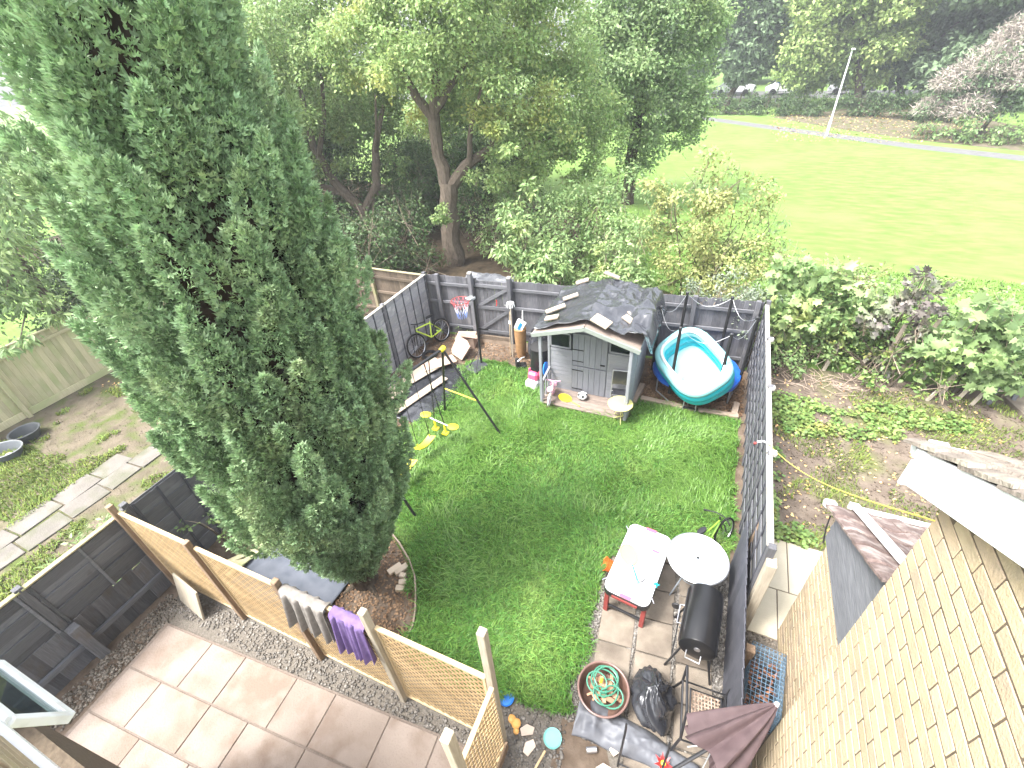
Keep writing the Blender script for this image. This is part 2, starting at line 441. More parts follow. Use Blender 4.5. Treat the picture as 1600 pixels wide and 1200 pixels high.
sheet('woodland_floor', [(-30, 9.6), (-6.8, 9.6), (-2.5, 10.1), (1.2, 10.3), (3.0, 11.2), (0, 13.2), (-4.5, 15.5), (-6, 21), (-30, 26)], 0.006, m_wood_floor)
LAWN = [(1.07, 4.75), (1.07, 8.22), (-0.95, 8.28), (-1.0, 7.5), (-2.9, 7.35), (-3.0, 8.3), (-3.6, 8.55), (-4.6, 8.7), (-5.2, 8.5), (-5.3, 7.6), (-5.0, 6.9),
        (-5.2, 6.0), (-5.6, 5.0), (-5.6, 4.0), (-4.9, 3.75), (-4.16, 3.45), (-3.48, 3.08), (-3.09, 2.67), (-2.86, 2.27), (-2.85, 1.95), (-1.5, 1.85),
        (-1.3, 2.0), (-0.62, 2.05), (-0.58, 2.8), (-0.62, 4.1), (-0.4, 4.6), (0.2, 4.72)]
sheet('lawn', LAWN, 0.008, m_lawnbase)
sheet('gravel_bed', [(-6.5, 0.9), (-1.2, 1.05), (-1.1, 0.2), (0.2, 0.2), (1.1, 1.2), (1.1, 4.75), (0.2, 4.7), (-0.4, 4.6), (-0.66, 4.2), (-0.66, 2.05), (-1.35, 2.0), (-1.45, 1.75), (-6.5, 1.62)], 0.0065, m_gravelb)
sheet('side_passage_ground', rect(1.2, -1, 1.75, 3.9), 0.0062, m_gravelb)
# path across the park and the road beyond
def strip(name, line, w, z, m):
    L, Rr = [], []
    for i, p in enumerate(line):
        a = Vector(line[max(i - 1, 0)]); b = Vector(line[min(i + 1, len(line) - 1)]); d = (b - a).normalized()
        n = Vector((-d.y, d.x)) * w / 2
        L.append((p[0] + n.x, p[1] + n.y)); Rr.append((p[0] - n.x, p[1] - n.y))
    mb = MB(); k = len(line)
    mb.v = [(x, y, z) for x, y in L + Rr]; mb.f = [(i, i + k, i + k + 1, i + 1) for i in range(k - 1)]
    me = bpy.data.meshes.new(name); me.from_pydata(mb.v, [], mb.f); me.materials.append(m)
    o = bpy.data.objects.new(name, me); link(o); return tag(o, kind='structure')
strip('park_path', [(-40, 62), (-20, 55.5), (-8, 51), (-3.1, 48.2), (1.2, 44.2), (5.3, 40.6), (9.4, 37.0), (13.5, 34.1), (20, 31), (34, 27)], 1.35, 0.005, m_asphalt)
strip('road', [(-60, 74), (-10, 66), (30, 60), (80, 54)], 6.5, 0.005, m_asphalt)
sheet('leaf_litter_under_tree', [(2, 48.5), (6.5, 42.5), (10, 38.8), (14.5, 35.6), (18, 38), (14, 52), (8, 53)], 0.003, m_yard)

# patio of sandstone slabs
def slab_mesh(w, d, h, m): return box_mesh((w, d, h), m, 0.006)
pat = tag(MB().prism(rect(-0.05, -1.75, 5.0, 0.02), 0.0, 0.03).build('patio', m_mortar), kind='structure')
pat.location = (-6.2, 0.97, 0); pat.rotation_euler = (0, 0, R(4.2))
rows = [(1.10, 0.52, [-6.2, -5.35, -4.75, -3.9, -3.3, -2.52, -1.88, -1.28]), (0.51, -0.02, [-6.2, -5.6, -4.75, -4.15, -3.3, -2.7, -1.95, -1.28]), (-0.03, -0.6, [-6.2, -5.3, -4.5, -3.6, -2.9, -2.1, -1.28])]
for v1, v0, us in rows:
    for a, b in zip(us[:-1], us[1:]):
        bx('slab', ((a + b) / 2 + 6.2, (v0 + v1) / 2 - 1.10, 0.027 + random.uniform(-.002, .002)), (b - a - .014, v1 - v0 - .012, 0.03), m_patio, pat, (random.uniform(-.003, .003), random.uniform(-.003, .003), random.uniform(-.004, .004)), 0.005)
# concrete slabs under the barbecue, 450 mm grid slightly askew
sl = tag(MB().prism(rect(-0.02, -0.02, 0.02, 0.02), 0.0, 0.012).build('slab_terrace', m_gravelb), kind='structure')
sl.location = (-0.04, 3.5, 0); sl.rotation_euler = (0, 0, R(5))
for i, x in enumerate((-0.245, 0.245, 0.74)):
    for j in range(-4, 3):
        if (i, j) == (0, -4): continue
        w = 0.44 if i < 2 else 0.42
        bx('slab', (x, 0.25 + j * 0.46, 0.022 + random.uniform(-.004, .004)), (w, 0.44, 0.03), m_slab, sl, (random.uniform(-.012, .012), random.uniform(-.012, .012), random.uniform(-.012, .012)), 0.005)
# cream paving beside the neighbour's outbuilding
cp = tag(MB().prism(rect(1.25, 3.85, 2.42, 5.5), 0.0, 0.012).build('cream_path', m_mortar), kind='structure')
for (a, b, c, d) in ((1.26, 3.86, 1.69, 4.6), (1.7, 4.02, 2.41, 4.6), (1.26, 4.61, 1.84, 5.49), (1.85, 4.61, 2.41, 5.49)):
    bx('slab', ((a + c) / 2, (b + d) / 2, 0.018), (c - a - .006, d - b - .006, 0.024), m_cream, cp, bevel=0.003)
# stepping path in the left-hand garden
yp = tag(MB().prism(rect(-10.4, 0.0, -10.36, 0.04), 0.0, 0.006).build('garden_path', m_ypath), kind='structure')
yv = -0.9
for k in range(10):
    d = random.uniform(.5, .72)
    for q in range(2 if k < 6 else 1):
        bx('slab', (-9.95 - q * 0.5 + random.uniform(-.03, .03), yv + d / 2 + q * .12, 0.016), (0.47, d - .03, 0.03), m_ypath, yp, (random.uniform(-.02, .02), random.uniform(-.02, .02), random.uniform(-.06, .06)), 0.006)
    yv += d

# ------------------------------------------------------------------ fences
def lap_fence(name, label, loc, rotz, L, n, z0, z1, mb_, mbat, mpost, mcap, side, nb=5, posts=True, hs=None, wide=()):
    t = thing(name, label, 'fence', loc, rotz)
    pw = L / n
    for p in range(n):
        x0 = p * pw; xc = x0 + pw / 2; top = z1 + (hs[p] if hs else 0)
        k = 0; z = z0
        while z < top - 0.05:
            h = min(0.155, top - z)
            bx('board', (xc + random.uniform(-.004, .004), side * (0.006 + 0.011 * (k % 2)), z + h / 2 + 0.01), (pw - 0.055, 0.012, h + 0.022), mb_, t, (side * R(-4.5), random.uniform(-.004, .004), 0), 0.003)
            z += 0.13; k += 1
        for q in range(nb):
            xb = x0 + 0.07 + (pw - 0.14) * q / (nb - 1)
            bx('batten', (xb, side * 0.028, (z0 + top) / 2), (0.034, 0.014, top - z0), mbat, t, bevel=0.003)
        if mcap: bx('capping', (xc, side * 0.01, top + 0.022), (pw - 0.02, 0.075, 0.026), mcap, t, bevel=0.004)
    if posts:
        for p in range(n + 1):
            hp = z1 + 0.05 + random.uniform(0, .04)
            bx('post', (p * pw, side * -0.01, hp / 2), (0.085, 0.085, hp), mpost, t, (random.uniform(-.008, .008), 0, 0), 0.006)
    return t
def feather_fence(name, label, loc, rotz, L, z1, mboard, mrail, mpost, side, posts=(), rails=(0.3, 0.95, 1.5), skip=None, cap=None, w=0.105, z0=0.05, postdim=(.095, .095), posth=0.06):
    t = thing(name, label, 'fence', loc, rotz)
    n = int(L / (w - 0.012)); st = L / n
    for i in range(n):
        x = (i + .5) * st
        if skip and skip[0] < x < skip[1]: continue
        h = z1 - z0 + random.uniform(-.012, .012)
        bx('board', (x, -side * 0.02, z0 + h / 2), (w, 0.011, round(h, 2)), mboard, t, (random.uniform(-.004, .004), random.uniform(-.006, .006), R(6)), 0.002)
    segs = [(0, L)] if not skip else [(0, skip[0]), (skip[1], L)]
    for a, b in segs:
        if b - a < .1: continue
        for rz in rails:
            bx('rail', ((a + b) / 2, side * 0.02, rz), (b - a, 0.045, 0.075), mrail, t, bevel=0.004)
        if cap: bx('capping', ((a + b) / 2, -side * 0.01, z1 + 0.02), (b - a, 0.07, 0.03), cap, t, bevel=0.005)
    for x in posts:
        bx('post', (x, side * 0.06, (z1 + posth) / 2), (postdim[0], postdim[1], z1 + posth), mpost, t, bevel=0.006)
    return t
# left boundary, local x runs along +Y, the garden lies on local -y
lap_fence('lap_fence', 'light grey lap fence with dark battens beside the yellow bicycle', (-6.8, 4.0, 0), PI / 2, 5.45, 3, 0.0, 1.72, m_fgrey, m_fgdark, m_fslate_v, m_cap, -1, nb=6)
lap_fence('lap_fence', 'slate grey lap fence half hidden behind the conifer', (-6.8, 1.62, 0), PI / 2, 2.36, 2, 0.0, 1.62, m_fslate, m_fgdark, m_fslate_v, None, -1, nb=4)
bf = lap_fence('lap_fence', 'black stained lap fence with vertical boards below beside the patio', (-6.8, -2.2, 0), PI / 2, 3.8, 3, 0.74, 1.58, m_fblack, m_fblack, m_fblack_v, m_mossy, -1, nb=3)
for i in range(28):
    h = 0.76 + random.uniform(-.02, .02)
    bx('lower_board', (0.07 + i * 0.136, -0.02 + random.uniform(-.006, .006), 0.0 + h / 2), (0.146, 0.014, round(h, 2)), m_fblack_v, bf, (0, random.uniform(-.01, .01), R(4)), 0.003)
for a, b in ((0.05, 1.2), (1.28, 2.5), (2.62, 3.75)):
    bx('lower_rail', ((a + b) / 2, -0.06, 0.34), (b - a, 0.05, 0.085), m_fblack, bf, (0, 0, random.uniform(-.01, .01)), 0.005)
bx('stub_post', (2.56, -0.11, 0.38), (0.13, 0.13, 0.76), m_fblack_v, bf, (0.04, 0, 0), 0.008)
# back boundary
BA = math.atan2(0.65, 7.95)
def back(u): return 9.5 + (u + 6.8) * 0.0818
feather_fence('board_fence', 'slate grey board fence with rails and posts behind the playhouse and trampoline', (-6.8, 9.5, 0), BA, 7.97, 1.72, m_fslate_v, m_fslate, m_fslate_v, -1, posts=(0.35, 1.3, 2.33, 4.6, 6.6, 7.85), rails=(0.3, 1.0, 1.5), skip=(1.36, 2.28))
# gate in the back fence
gt = thing('garden_gate', 'slate grey ledged and braced gate behind the basketball hoop', 'gate', (-5.42, back(-5.42), 0), BA)
for i in range(9):
    bx('board', (0.05 + i * 0.1, 0.0, 0.9), (0.094, 0.016, 1.55), m_fslate_v, gt, (0, random.uniform(-.004, .004), 0), 0.003)
for z in (0.25, 0.95, 1.55): bx('ledge', (0.45, -0.03, z), (0.88, 0.03, 0.09), m_fslate, gt, bevel=0.004)
for z0, z1 in ((0.30, 0.9), (1.0, 1.5)):
    MB().bar((0.06, -0.03, z0), (0.84, -0.03, z1), 0.03, 0.08, (0, 0, 1)).build('brace', m_fslate, gt)
for z in (0.3, 1.5): bx('hinge', (0.1, -0.05, z), (0.3, 0.006, 0.03), m_rubber, gt)
bx('latch', (0.82, -0.05, 1.08), (0.14, 0.02, 0.03), m_steel, gt)
MB().tube([(0.55, -0.05, 1.2), (0.56, -0.06, 1.12), (0.54, -0.06, 1.04)], 0.012, 6).build('red_handle', m_red, gt)
bx('threshold', (0.45, -0.02, 0.06), (0.95, 0.06, 0.11), m_brownf, gt, bevel=0.006)
for i, (x, h) in enumerate(((1.3, 1.88), (2.33, 1.84))):
    pg = bx('gate_post', (-6.8 + x * math.cos(BA), 9.5 + x * math.sin(BA) - 0.1, h / 2), (0.1, 0.1, h), m_fslate_v, None, (0, 0, BA), 0.008)
    tag(pg, ('tall gate post with pale top at the hinge side, behind the basketball hoop', 'gate post with pale rounded top at the latch side, beside the mop')[i], 'post')
    cpv = bx('pale_top', (0, 0, h / 2 + 0.015), (0.105, 0.105, 0.05), m_cap, pg, bevel=0.012)
# right boundary: tall lap fence then a lower board fence near the house
rf = lap_fence('lap_fence', 'tall slate lap fence with white capping along the vegetable bed', (1.2, 3.9, 0), PI / 2, 6.2, 4, 0.05, 1.72, m_fslate, m_fgdark, m_fslate_v, m_cap, 1, nb=5, hs=[0, .01, 0, -.03])
for x in (1.55, 3.1, 4.65):
    bx('pale_post_top', (x, -0.03, 1.77), (0.1, 0.1, 0.07), m_cap, rf, bevel=0.015)
feather_fence('low_board_fence', 'low dark board fence with a saw-tooth top behind the barbecue', (1.1, 1.7, 0), PI / 2, 3.05, 1.12, m_fgdark, m_fgdark, m_fgdark, -1, posts=(), rails=(0.25, 0.85), w=0.11)
for i, (v, h, u) in enumerate(((4.66, 1.25, 1.2), (3.3, 0.62, 1.24))):
    o = bx('timber_post', (u, v, h / 2), (0.1, 0.1, h), m_post, None, (0, R(3), 0), 0.008)
    tag(o, ('brown post standing behind the low dark fence by the round table', 'short brown stub post behind the low dark fence by the barbecue')[i], 'post')
o = bx('timber_post', (1.24, 3.82, 0.8), (0.11, 0.14, 1.6), m_postgrey, None, (0, 0, 0), 0.006)
tag(o, 'pale squared end post where the tall white-capped fence stops', 'post')
# neighbour's fences on the left
feather_fence('board_fence', 'weathered brown board fence with mossy capping below the trees', (-14.1, 9.72, 0), 0.0, 7.25, 1.55, m_brownf, m_brownf, m_mossy, -1, posts=(0.4, 2.2, 4.0, 5.35, 7.2), rails=(0.35, 0.9, 1.35), cap=m_mossy)
pf = feather_fence('pale_fence', 'pale mossy board fence across the left-hand garden', (-14.15, 0.2, 0), PI / 2, 9.5, 1.62, m_palef, m_palef, m_palef, -1, posts=(2.9, 5.9, 8.8), rails=(1.45,), cap=m_palef, w=0.13, z0=0.12)
for a, b in ((0, 2.85), (2.95, 5.85), (5.95, 9.4)):
    bx('gravel_board', ((a + b) / 2, -0.03, 0.1), (b - a, 0.03, 0.17), m_palef, pf, bevel=0.004)

# trellis screen between patio and lawn
tr = thing('trellis_fence', 'pale diamond trellis screen with brown posts in front of the conifer', 'trellis', (0, 1.5, 0))
TP = [-6.72, -5.25, -3.8, -2.5, -1.17]
def lattice(w, z0, z1, sp=0.098):
    mb = MB()
    for s in (1, -1):
        c = -(z1) if s == 1 else z0
        c += sp * .5
        end = w - z0 if s == 1 else w + z1
        while c < end:
            # s=1: x = c + z ; s=-1: x = c - z
            za, zb = z0, z1
            if s == 1:
                za = max(za, -c); zb = min(zb, w - c)
            else:
                za = max(za, c - w); zb = min(zb, c)
            if zb - za > 0.02:
                xa, xb = (c + za, c + zb) if s == 1 else (c - za, c - zb)
                mb.bar((xa, s * 0.0045, za), (xb, s * 0.0045, zb), 0.007, 0.018, (s * 0.7, 0, 0.7))
            c += sp
    return mb
def lat(mb, name, m, par, loc, rotz):
    me = mb.mesh(name); me.materials.append(m); o = bpy.data.objects.new(name, me); link(o, par)
    o.location = loc; o.rotation_euler = (0, 0, rotz); o['kind'] = 'stuff'; return o
for i in range(4):
    a, b = TP[i] + 0.04, TP[i + 1] - 0.04; w = b - a; zt = (1.68, 1.66, 1.68, 1.74)[i]
    lat(lattice(w, 0.1, zt), 'lattice', m_pine, tr, (a, 0, 0), 0)
    bx('top_rail', ((a + b) / 2, 0, zt + 0.02), (w, 0.045, 0.04), m_pinerail, tr, bevel=0.004)
    bx('bottom_rail', ((a + b) / 2, 0, 0.09), (w, 0.04, 0.035), m_pinerail, tr, bevel=0.004)
    for x in (a + .015, b - .015): bx('stile', (x, 0.0, (zt + .1) / 2), (0.03, 0.035, zt - .1), m_pinerail, tr, bevel=0.003)
for x, h in zip(TP, (1.86, 1.82, 1.84, 2.1, 2.62)):
    bx('post', (x, -0.03 if h < 2.5 else 0.02, h / 2), (0.075, 0.075, h), m_postgrey if h > 2 else m_post, tr, (random.uniform(-.015, .015), random.uniform(-.01, .01), 0), 0.006)
t2 = thing('trellis_fence', 'short trellis return with two tall posts beside the blue lid', 'trellis', (-1.12, 1.5, 0), -PI / 2)
lat(lattice(0.62, 0.28, 1.72), 'lattice', m_pine, t2, (0.05, 0, 0), 0)
lat(lattice(0.7, 0.28, 1.72), 'lattice', m_pine, t2, (0.75, 0, 0), 0)
for a, b in ((0.05, 0.66), (0.75, 1.45)):
    bx('top_rail', ((a + b) / 2, 0, 1.75), (b - a, 0.045, 0.04), m_pinerail, t2, bevel=0.004)
    bx('bottom_rail', ((a + b) / 2, 0, 0.27), (b - a, 0.04, 0.04), m_pinerail, t2, bevel=0.004)
bx('foot_board', (0.5, 0.01, 0.1), (1.0, 0.03, 0.18), m_post, t2, bevel=0.004)
bx('post', (0.7, 0.03, 1.3), (0.09, 0.075, 2.6), m_postgrey, t2, bevel=0.006)

# ------------------------------------------------------------------ neighbour's house on the right: buff brick gable wall
nh = thing('brick_house', 'buff brick house wall with white bargeboard at the right edge', 'house', (1.42, 2.42, 0))
GS = math.tan(R(30))
def gab(v): return 4.30 + (0.0 - v) * GS       # local v runs from 0 (corner) to negative
mb = MB(); pr = [(0, 0), (0, 4.28), (-4.4, 4.28 + 4.4 * GS), (-4.4, 0)]
mb.add([(0.0045, a, b) for a, b in pr] + [(0.3, a - .0, b) for a, b in pr], [(0, 1, 2, 3), (7, 6, 5, 4), (0, 4, 5, 1), (1, 5, 6, 2), (2, 6, 7, 3), (3, 7, 4, 0)])
mb.build('mortar_wall', m_bmortar, nh)
rest = MB(); cnt = 0
for c in range(66):
    z = 0.005 + c * 0.1; off = 0.0 if c % 2 == 0 else 0.15
    k = 0
    while True:
        v1 = 0.0 - (k * 0.3 - (0.15 if c % 2 else 0.0)); v0 = v1 - 0.3
        k += 1
        a1 = min(v1, 0.0)
        if v0 < -4.3: break
        if a1 - v0 < 0.05: continue
        if z + 0.09 > 4.26 + max(0.0, -v0 - .12) * GS: continue
        y = (a1 + v0) / 2 + 0.005; w = a1 - v0 - 0.010
        if v0 > -2.0 and cnt < 300:
            bx('brick', (0.05 + random.uniform(-.002, .0015), y, z + 0.045), (0.1, round(w, 3), 0.087), m_brick, nh, (random.uniform(-.004, .004), 0, random.uniform(-.006, .006)), 0.004); cnt += 1
        else:
            rest.box((0.05, y, z + 0.045), (0.1, w, 0.09))
o = rest.build('brickwork', m_brick, nh); o['kind'] = 'stuff'
# bargeboard, soffit, gutter, tiles
sl_ = Vector((0, -math.cos(R(30)), math.sin(R(30)))); pn = Vector((0, math.sin(R(30)), math.cos(R(30))))
def rpt(u, s, h): return Vector((u, 0.33, 4.12)) + Vector((0, 0, 0.14)) + sl_ * s + pn * h     # s along the slope, h above rafters
bb = MB(); rotS = Matrix((Vector((1, 0, 0)), -sl_, pn)).transposed()
bb.box(rpt(-0.09, 2.3, 0.0), (0.022, 4.45, 0.24), rot=rotS)
bb.build('bargeboard', m_white, nh, bevel=0.004)
MB().box(rpt(-0.035, 2.32, -0.105), (0.085, 4.4, 0.012), rot=rotS).build('soffit', m_white, nh)
MB().box((0.6, 0.30, 4.22), (1.4, 0.02, 0.2)).build('fascia', m_white, nh)
g_ = MB(); prof = [(0.065 * math.cos(t), -0.065 * math.sin(t)) for t in np.linspace(0, PI, 9)]
for k in range(8):
    (ya, za), (yb, zb) = prof[k], prof[k + 1]
    g_.add([(-0.06, ya, za), (1.5, ya, za), (1.5, yb, zb), (-0.06, yb, zb)], [(0, 1, 2, 3)])
g_.build('gutter', m_white, nh, solid=0.004, loc=(0, 0.42, 4.33), smooth=True)
ge = MB(); ge.add([(-0.062, y, z) for y, z in prof] + [(-0.062, 0.065, 0.0)], [tuple(range(9))]); ge.build('gutter_end', m_white, nh, solid=0.006, loc=(0, 0.42, 4.33))
bx('gutter_bracket', (0.06, 0.42, 4.345), (0.1, 0.15, 0.02), m_white, nh, bevel=0.004)
def tile_mesh(w, l, m, seed):
    r2 = np.random.default_rng(seed); mb = MB(); n = 6
    for z in (0, 1):
        for j in range(4):
            for i in range(n + 1):
                x = (i / n - .5) * w; y = (j / 3 - .5) * l
                h = 0.016 * math.sin(i / n * 2 * PI) + (0.022 if z else 0) + r2.normal() * .002
                mb.v.append((x, y + r2.normal() * .004, h))
    q = (n + 1) * 4
    for j in range(3):
        for i in range(n):
            a = j * (n + 1) + i
            mb.f.append((a, a + 1, a + n + 2, a + n + 1)); mb.f.append((q + a, q + a + 1, q + a + n + 2, q + a + n + 1))
    for i in range(n):
        mb.f.append((i, i + 1, q + i + 1, q + i)); a = 3 * (n + 1) + i; mb.f.append((a, a + 1, q + a + 1, q + a))
    for j in range(3):
        a = j * (n + 1); mb.f.append((a, a + n + 1, q + a + n + 1, q + a)); a += n; mb.f.append((a, a + n + 1, q + a + n + 1, q + a))
    me = mb.mesh('tile', smooth=True); me.materials.append(m); return me
TM = [tile_mesh(0.33, 0.42, m_tile, s) for s in range(4)]
for rI in range(9):
    for cI in range(7):
        o = bpy.data.objects.new('roof_tile', random.choice(TM)); link(o, nh)
        p = rpt(-0.12 + 0.165 + cI * 0.325, -0.06 + 0.19 + rI * 0.33, 0.13 + random.uniform(0, .006))
        M4 = rotS.to_4x4(); M4 = M4 @ Matrix.Rotation(R(-3.2), 4, 'X') @ Matrix.Rotation(random.uniform(-.012, .012), 4, 'Z'); M4.translation = p
        o.matrix_local = M4
MB().box(rpt(1.0, 1.5, 0.085), (2.1, 3.1, 0.03), rot=rotS).build('roof_deck', m_bmortar, nh)

# ------------------------------------------------------------------ neighbour's brick outbuilding
ob = thing('outbuilding', 'low buff brick outbuilding with grey boarding and lichen tiles by the cream path', 'outbuilding', (1.7, 4.0, 0))
mb = MB(); mb.box((0.3, -0.95, 0.98), (0.591, 1.9, 1.96)); mb.build('mortar_wall', m_bmortar, ob)
rest = MB()
for c in range(20):
    z = 0.005 + c * 0.098; k = 0
    while True:
        v1 = 0.0 - (k * 0.3 - (0.15 if c % 2 else 0.0)); v0 = v1 - 0.3; k += 1
        if v0 < -1.9: break
        a1 = min(v1, 0.0)
        bx('brick', (0.047 + random.uniform(-.003, .002), (a1 + v0) / 2 + 0.005, z + 0.044), (0.1, round(a1 - v0 - .01, 3), 0.088), m_brick, ob, (0, 0, random.uniform(-.006, .006)), 0.004)
OS = R(29)
def obp(u, s, h): return Vector((u, 0.2, 2.27)) + Vector((0, -math.cos(OS), math.sin(OS))) * s + Vector((0, math.sin(OS), math.cos(OS))) * h
rotO = Matrix((Vector((1, 0, 0)), -Vector((0, -math.cos(OS), math.sin(OS))), Vector((0, math.sin(OS), math.cos(OS))))).transposed()
zc = 1.97
for k in range(7):                     # horizontal weatherboards, cut to the slope
    z0, z1 = zc + k * 0.15, zc + k * 0.15 + 0.165
    lim = lambda z: 0.2 - (z - 2.22) / math.tan(OS)
    vA = min(0.06, lim(z0)); vB = min(0.06, lim(z1))
    if vA < -1.9: break
    b_ = MB(); b_.add([(-0.03, -1.9, z0), (-0.03, vA, z0), (-0.012, vB, z1), (-0.012, -1.9, z1), (0.0, -1.9, z0), (0.0, vA, z0), (0.0, vB, z1), (0.0, -1.9, z1)],
                     [(0, 1, 2, 3), (7, 6, 5, 4), (0, 4, 5, 1), (1, 5, 6, 2), (2, 6, 7, 3), (3, 7, 4, 0)])
    b_.build('weatherboard', m_clad, ob)
TM2 = [tile_mesh(0.3, 0.42, m_tile2, 10 + s) for s in range(4)]
for rI in range(5):
    for cI in range(6):
        o = bpy.data.objects.new('roof_tile', random.choice(TM2)); link(o, ob)
        u = 0.04 if cI == 0 else 0.31 + (cI - 1) * 0.29
        M4 = rotO.to_4x4() @ Matrix.Rotation(R(-3.2), 4, 'X') @ Matrix.Rotation(random.uniform(-.02, .02), 4, 'Z'); M4.translation = obp(u, 0.16 + rI * 0.33, 0.02)
        o.matrix_local = M4
MB().box(obp(0.16, 0.72, 0.075), (0.09, 1.62, 0.04), rot=rotO).build('white_verge_strip', m_white, ob, bevel=0.008)
MB().box(obp(0.75, -0.04, 0.05), (1.3, 0.035, 0.05), rot=rotO).build('white_eaves_strip', m_white, ob, bevel=0.008)
MB().box(obp(-0.06, -0.03, 0.03), (0.12, 0.1, 0.09), rot=rotO).build('white_gutter_end', m_white, ob, bevel=0.02)
MB().box(obp(0.75, 0.9, -0.04), (1.5, 1.85, 0.04), rot=rotO).build('roof_deck', m_bmortar, ob)
MB().tube([(-0.04, 0.16, 2.2), (-0.05, 0.08, 2.06), (-0.03, 0.02, 1.9)], 0.008, 6).build('hook', m_rubber, ob)

# ------------------------------------------------------------------ own house: a strip of wall and an open fanlight at the lower left
oh = thing('house_wall', 'buff brick house wall with open white window at the lower left corner', 'house', (-2.6, -0.3, 0))
mb = MB(); mb.box((-0.6, -0.17, 1.3), (2.6, 0.3, 2.6)); mb.box((-1.72, -0.17, 3.2), (0.36, 0.3, 1.2)); mb.box((-0.6, -0.17, 4.2), (2.6, 0.3, 0.82))
mb.build('mortar_wall', m_bmortar, oh)
for c in range(7):
    for k in range(8):
        y = -1.9 + k * 0.3 + (0.15 if c % 2 else 0)
        bx('brick', (y, -0.055, 3.87 + c * 0.1), (0.29, 0.1, 0.09), m_brick, oh, bevel=0.004)
wf = bx('window_frame', (0.1, -0.02, 3.765), (2.4, 0.09, 0.075), m_white, oh, bevel=0.006)
wg = glass('window_glass')
def sash(par):
    hv, hz, bv, bz = 0.035, 3.72, 0.16, 3.42
    A = Vector((-1.2, hv, hz)); B = Vector((-0.40, hv, hz)); Cc = Vector((-0.40, bv, bz)); D = Vector((-1.2, bv, bz))
    fr = MB(); nrmv = (B - A).cross(Cc - B).normalized()
    for a, b in ((A, B), (B, Cc), (Cc, D), (D, A)):
        fr.bar(a, b, 0.055, 0.05, nrmv)
    s_ = fr.build('open_sash', m_white, par, bevel=0.005)
    pane = MB(); pane.add([A, B, Cc, D], [(0, 1, 2, 3)]); pane.build('pane', wg, s_, solid=0.006)
sash(oh)
# ------------------------------------------------------------------ vegetation
m_cyp = mat('cypress_foliage', (0.235, 0.352, 0.185), (0.34, 0.468, 0.258), rough=0.42, scale=2.2, world=True, var=0.4, hue=0.012, island=True, transl=0.16, spec=0.25, c3=(0.36, 0.45, 0.24), c3scale=1.6, c3amt=0.35)
m_cypin = mat('cypress_core_twig_brown', (0.018, 0.014, 0.01), (0.045, 0.03, 0.02), rough=1, scale=14, world=True, var=0, spec=0.05)
m_leafA = mat('maple_tree_leaves', (0.22, 0.32, 0.11), (0.31, 0.41, 0.16), rough=0.5, scale=0.7, world=True, var=0.35, hue=0.02, island=True, transl=0.42, spec=0.35, c3=(0.4, 0.4, 0.11), c3scale=0.5, c3amt=0.35)
m_leafB = mat('dark_tree_leaves', (0.18, 0.27, 0.095), (0.27, 0.36, 0.135), rough=0.5, scale=0.6, world=True, var=0.35, hue=0.02, island=True, transl=0.42, spec=0.35, c3=(0.25, 0.27, 0.06), c3scale=0.5, c3amt=0.05)
m_leafC = mat('deep_green_leaves', (0.19, 0.285, 0.12), (0.28, 0.38, 0.17), rough=0.5, scale=0.5, world=True, var=0.35, hue=0.015, island=True, transl=0.42, spec=0.35, c3=(0.19, 0.27, 0.08), c3scale=0.5, c3amt=0.3)
m_leafY = mat('yellow_green_leaves', (0.25, 0.29, 0.1), (0.37, 0.38, 0.15), rough=0.5, scale=1.2, world=True, var=0.35, hue=0.02, island=True, transl=0.3, spec=0.3, c3=(0.2, 0.28, 0.1), c3scale=1.0, c3amt=0.4)
m_leafM = mat('pale_shrub_leaves', (0.18, 0.28, 0.1), (0.28, 0.38, 0.16), rough=0.45, scale=1.5, world=True, var=0.3, hue=0.02, island=True, transl=0.3, spec=0.35, c3=(0.32, 0.36, 0.12), c3scale=1.2, c3amt=0.3)
m_leafG = mat('mid_green_shrub_leaves', (0.13, 0.21, 0.075), (0.22, 0.31, 0.12), rough=0.45, scale=1.5, world=True, var=0.35, hue=0.02, island=True, transl=0.3, spec=0.35)
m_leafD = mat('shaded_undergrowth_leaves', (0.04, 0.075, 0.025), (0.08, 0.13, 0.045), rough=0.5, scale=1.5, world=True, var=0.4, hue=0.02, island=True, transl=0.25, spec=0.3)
m_leafS = mat('silvery_ivy_leaves', (0.13, 0.17, 0.11), (0.24, 0.28, 0.2), rough=0.45, scale=2.5, world=True, var=0.35, hue=0.01, island=True, transl=0.15, spec=0.4)
m_leafP = mat('purple_maple_leaves', (0.12, 0.1, 0.09), (0.2, 0.18, 0.16), rough=0.4, scale=1.5, world=True, var=0.35, hue=0.03, island=True, transl=0.2, spec=0.5, c3=(0.17, 0.23, 0.1), c3scale=1.5, c3amt=0.55)
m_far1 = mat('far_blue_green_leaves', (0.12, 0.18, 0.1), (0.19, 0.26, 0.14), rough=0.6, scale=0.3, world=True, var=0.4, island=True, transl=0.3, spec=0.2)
m_far2 = mat('far_lime_leaves', (0.22, 0.32, 0.1), (0.33, 0.41, 0.15), rough=0.6, scale=0.25, world=True, var=0.4, hue=0.015, island=True, transl=0.3, spec=0.2)
m_far3 = mat('brown_twig', (0.3, 0.255, 0.22), (0.42, 0.37, 0.33), rough=0.8, scale=0.5, world=True, var=0.3, island=True, spec=0.2)
m_ivy = mat('ground_ivy_leaves', (0.11, 0.19, 0.05), (0.2, 0.28, 0.08), rough=0.45, scale=2, world=True, var=0.4, hue=0.025, island=True, transl=0.2, spec=0.35, c3=(0.36, 0.33, 0.1), c3scale=2.2, c3amt=0.15)
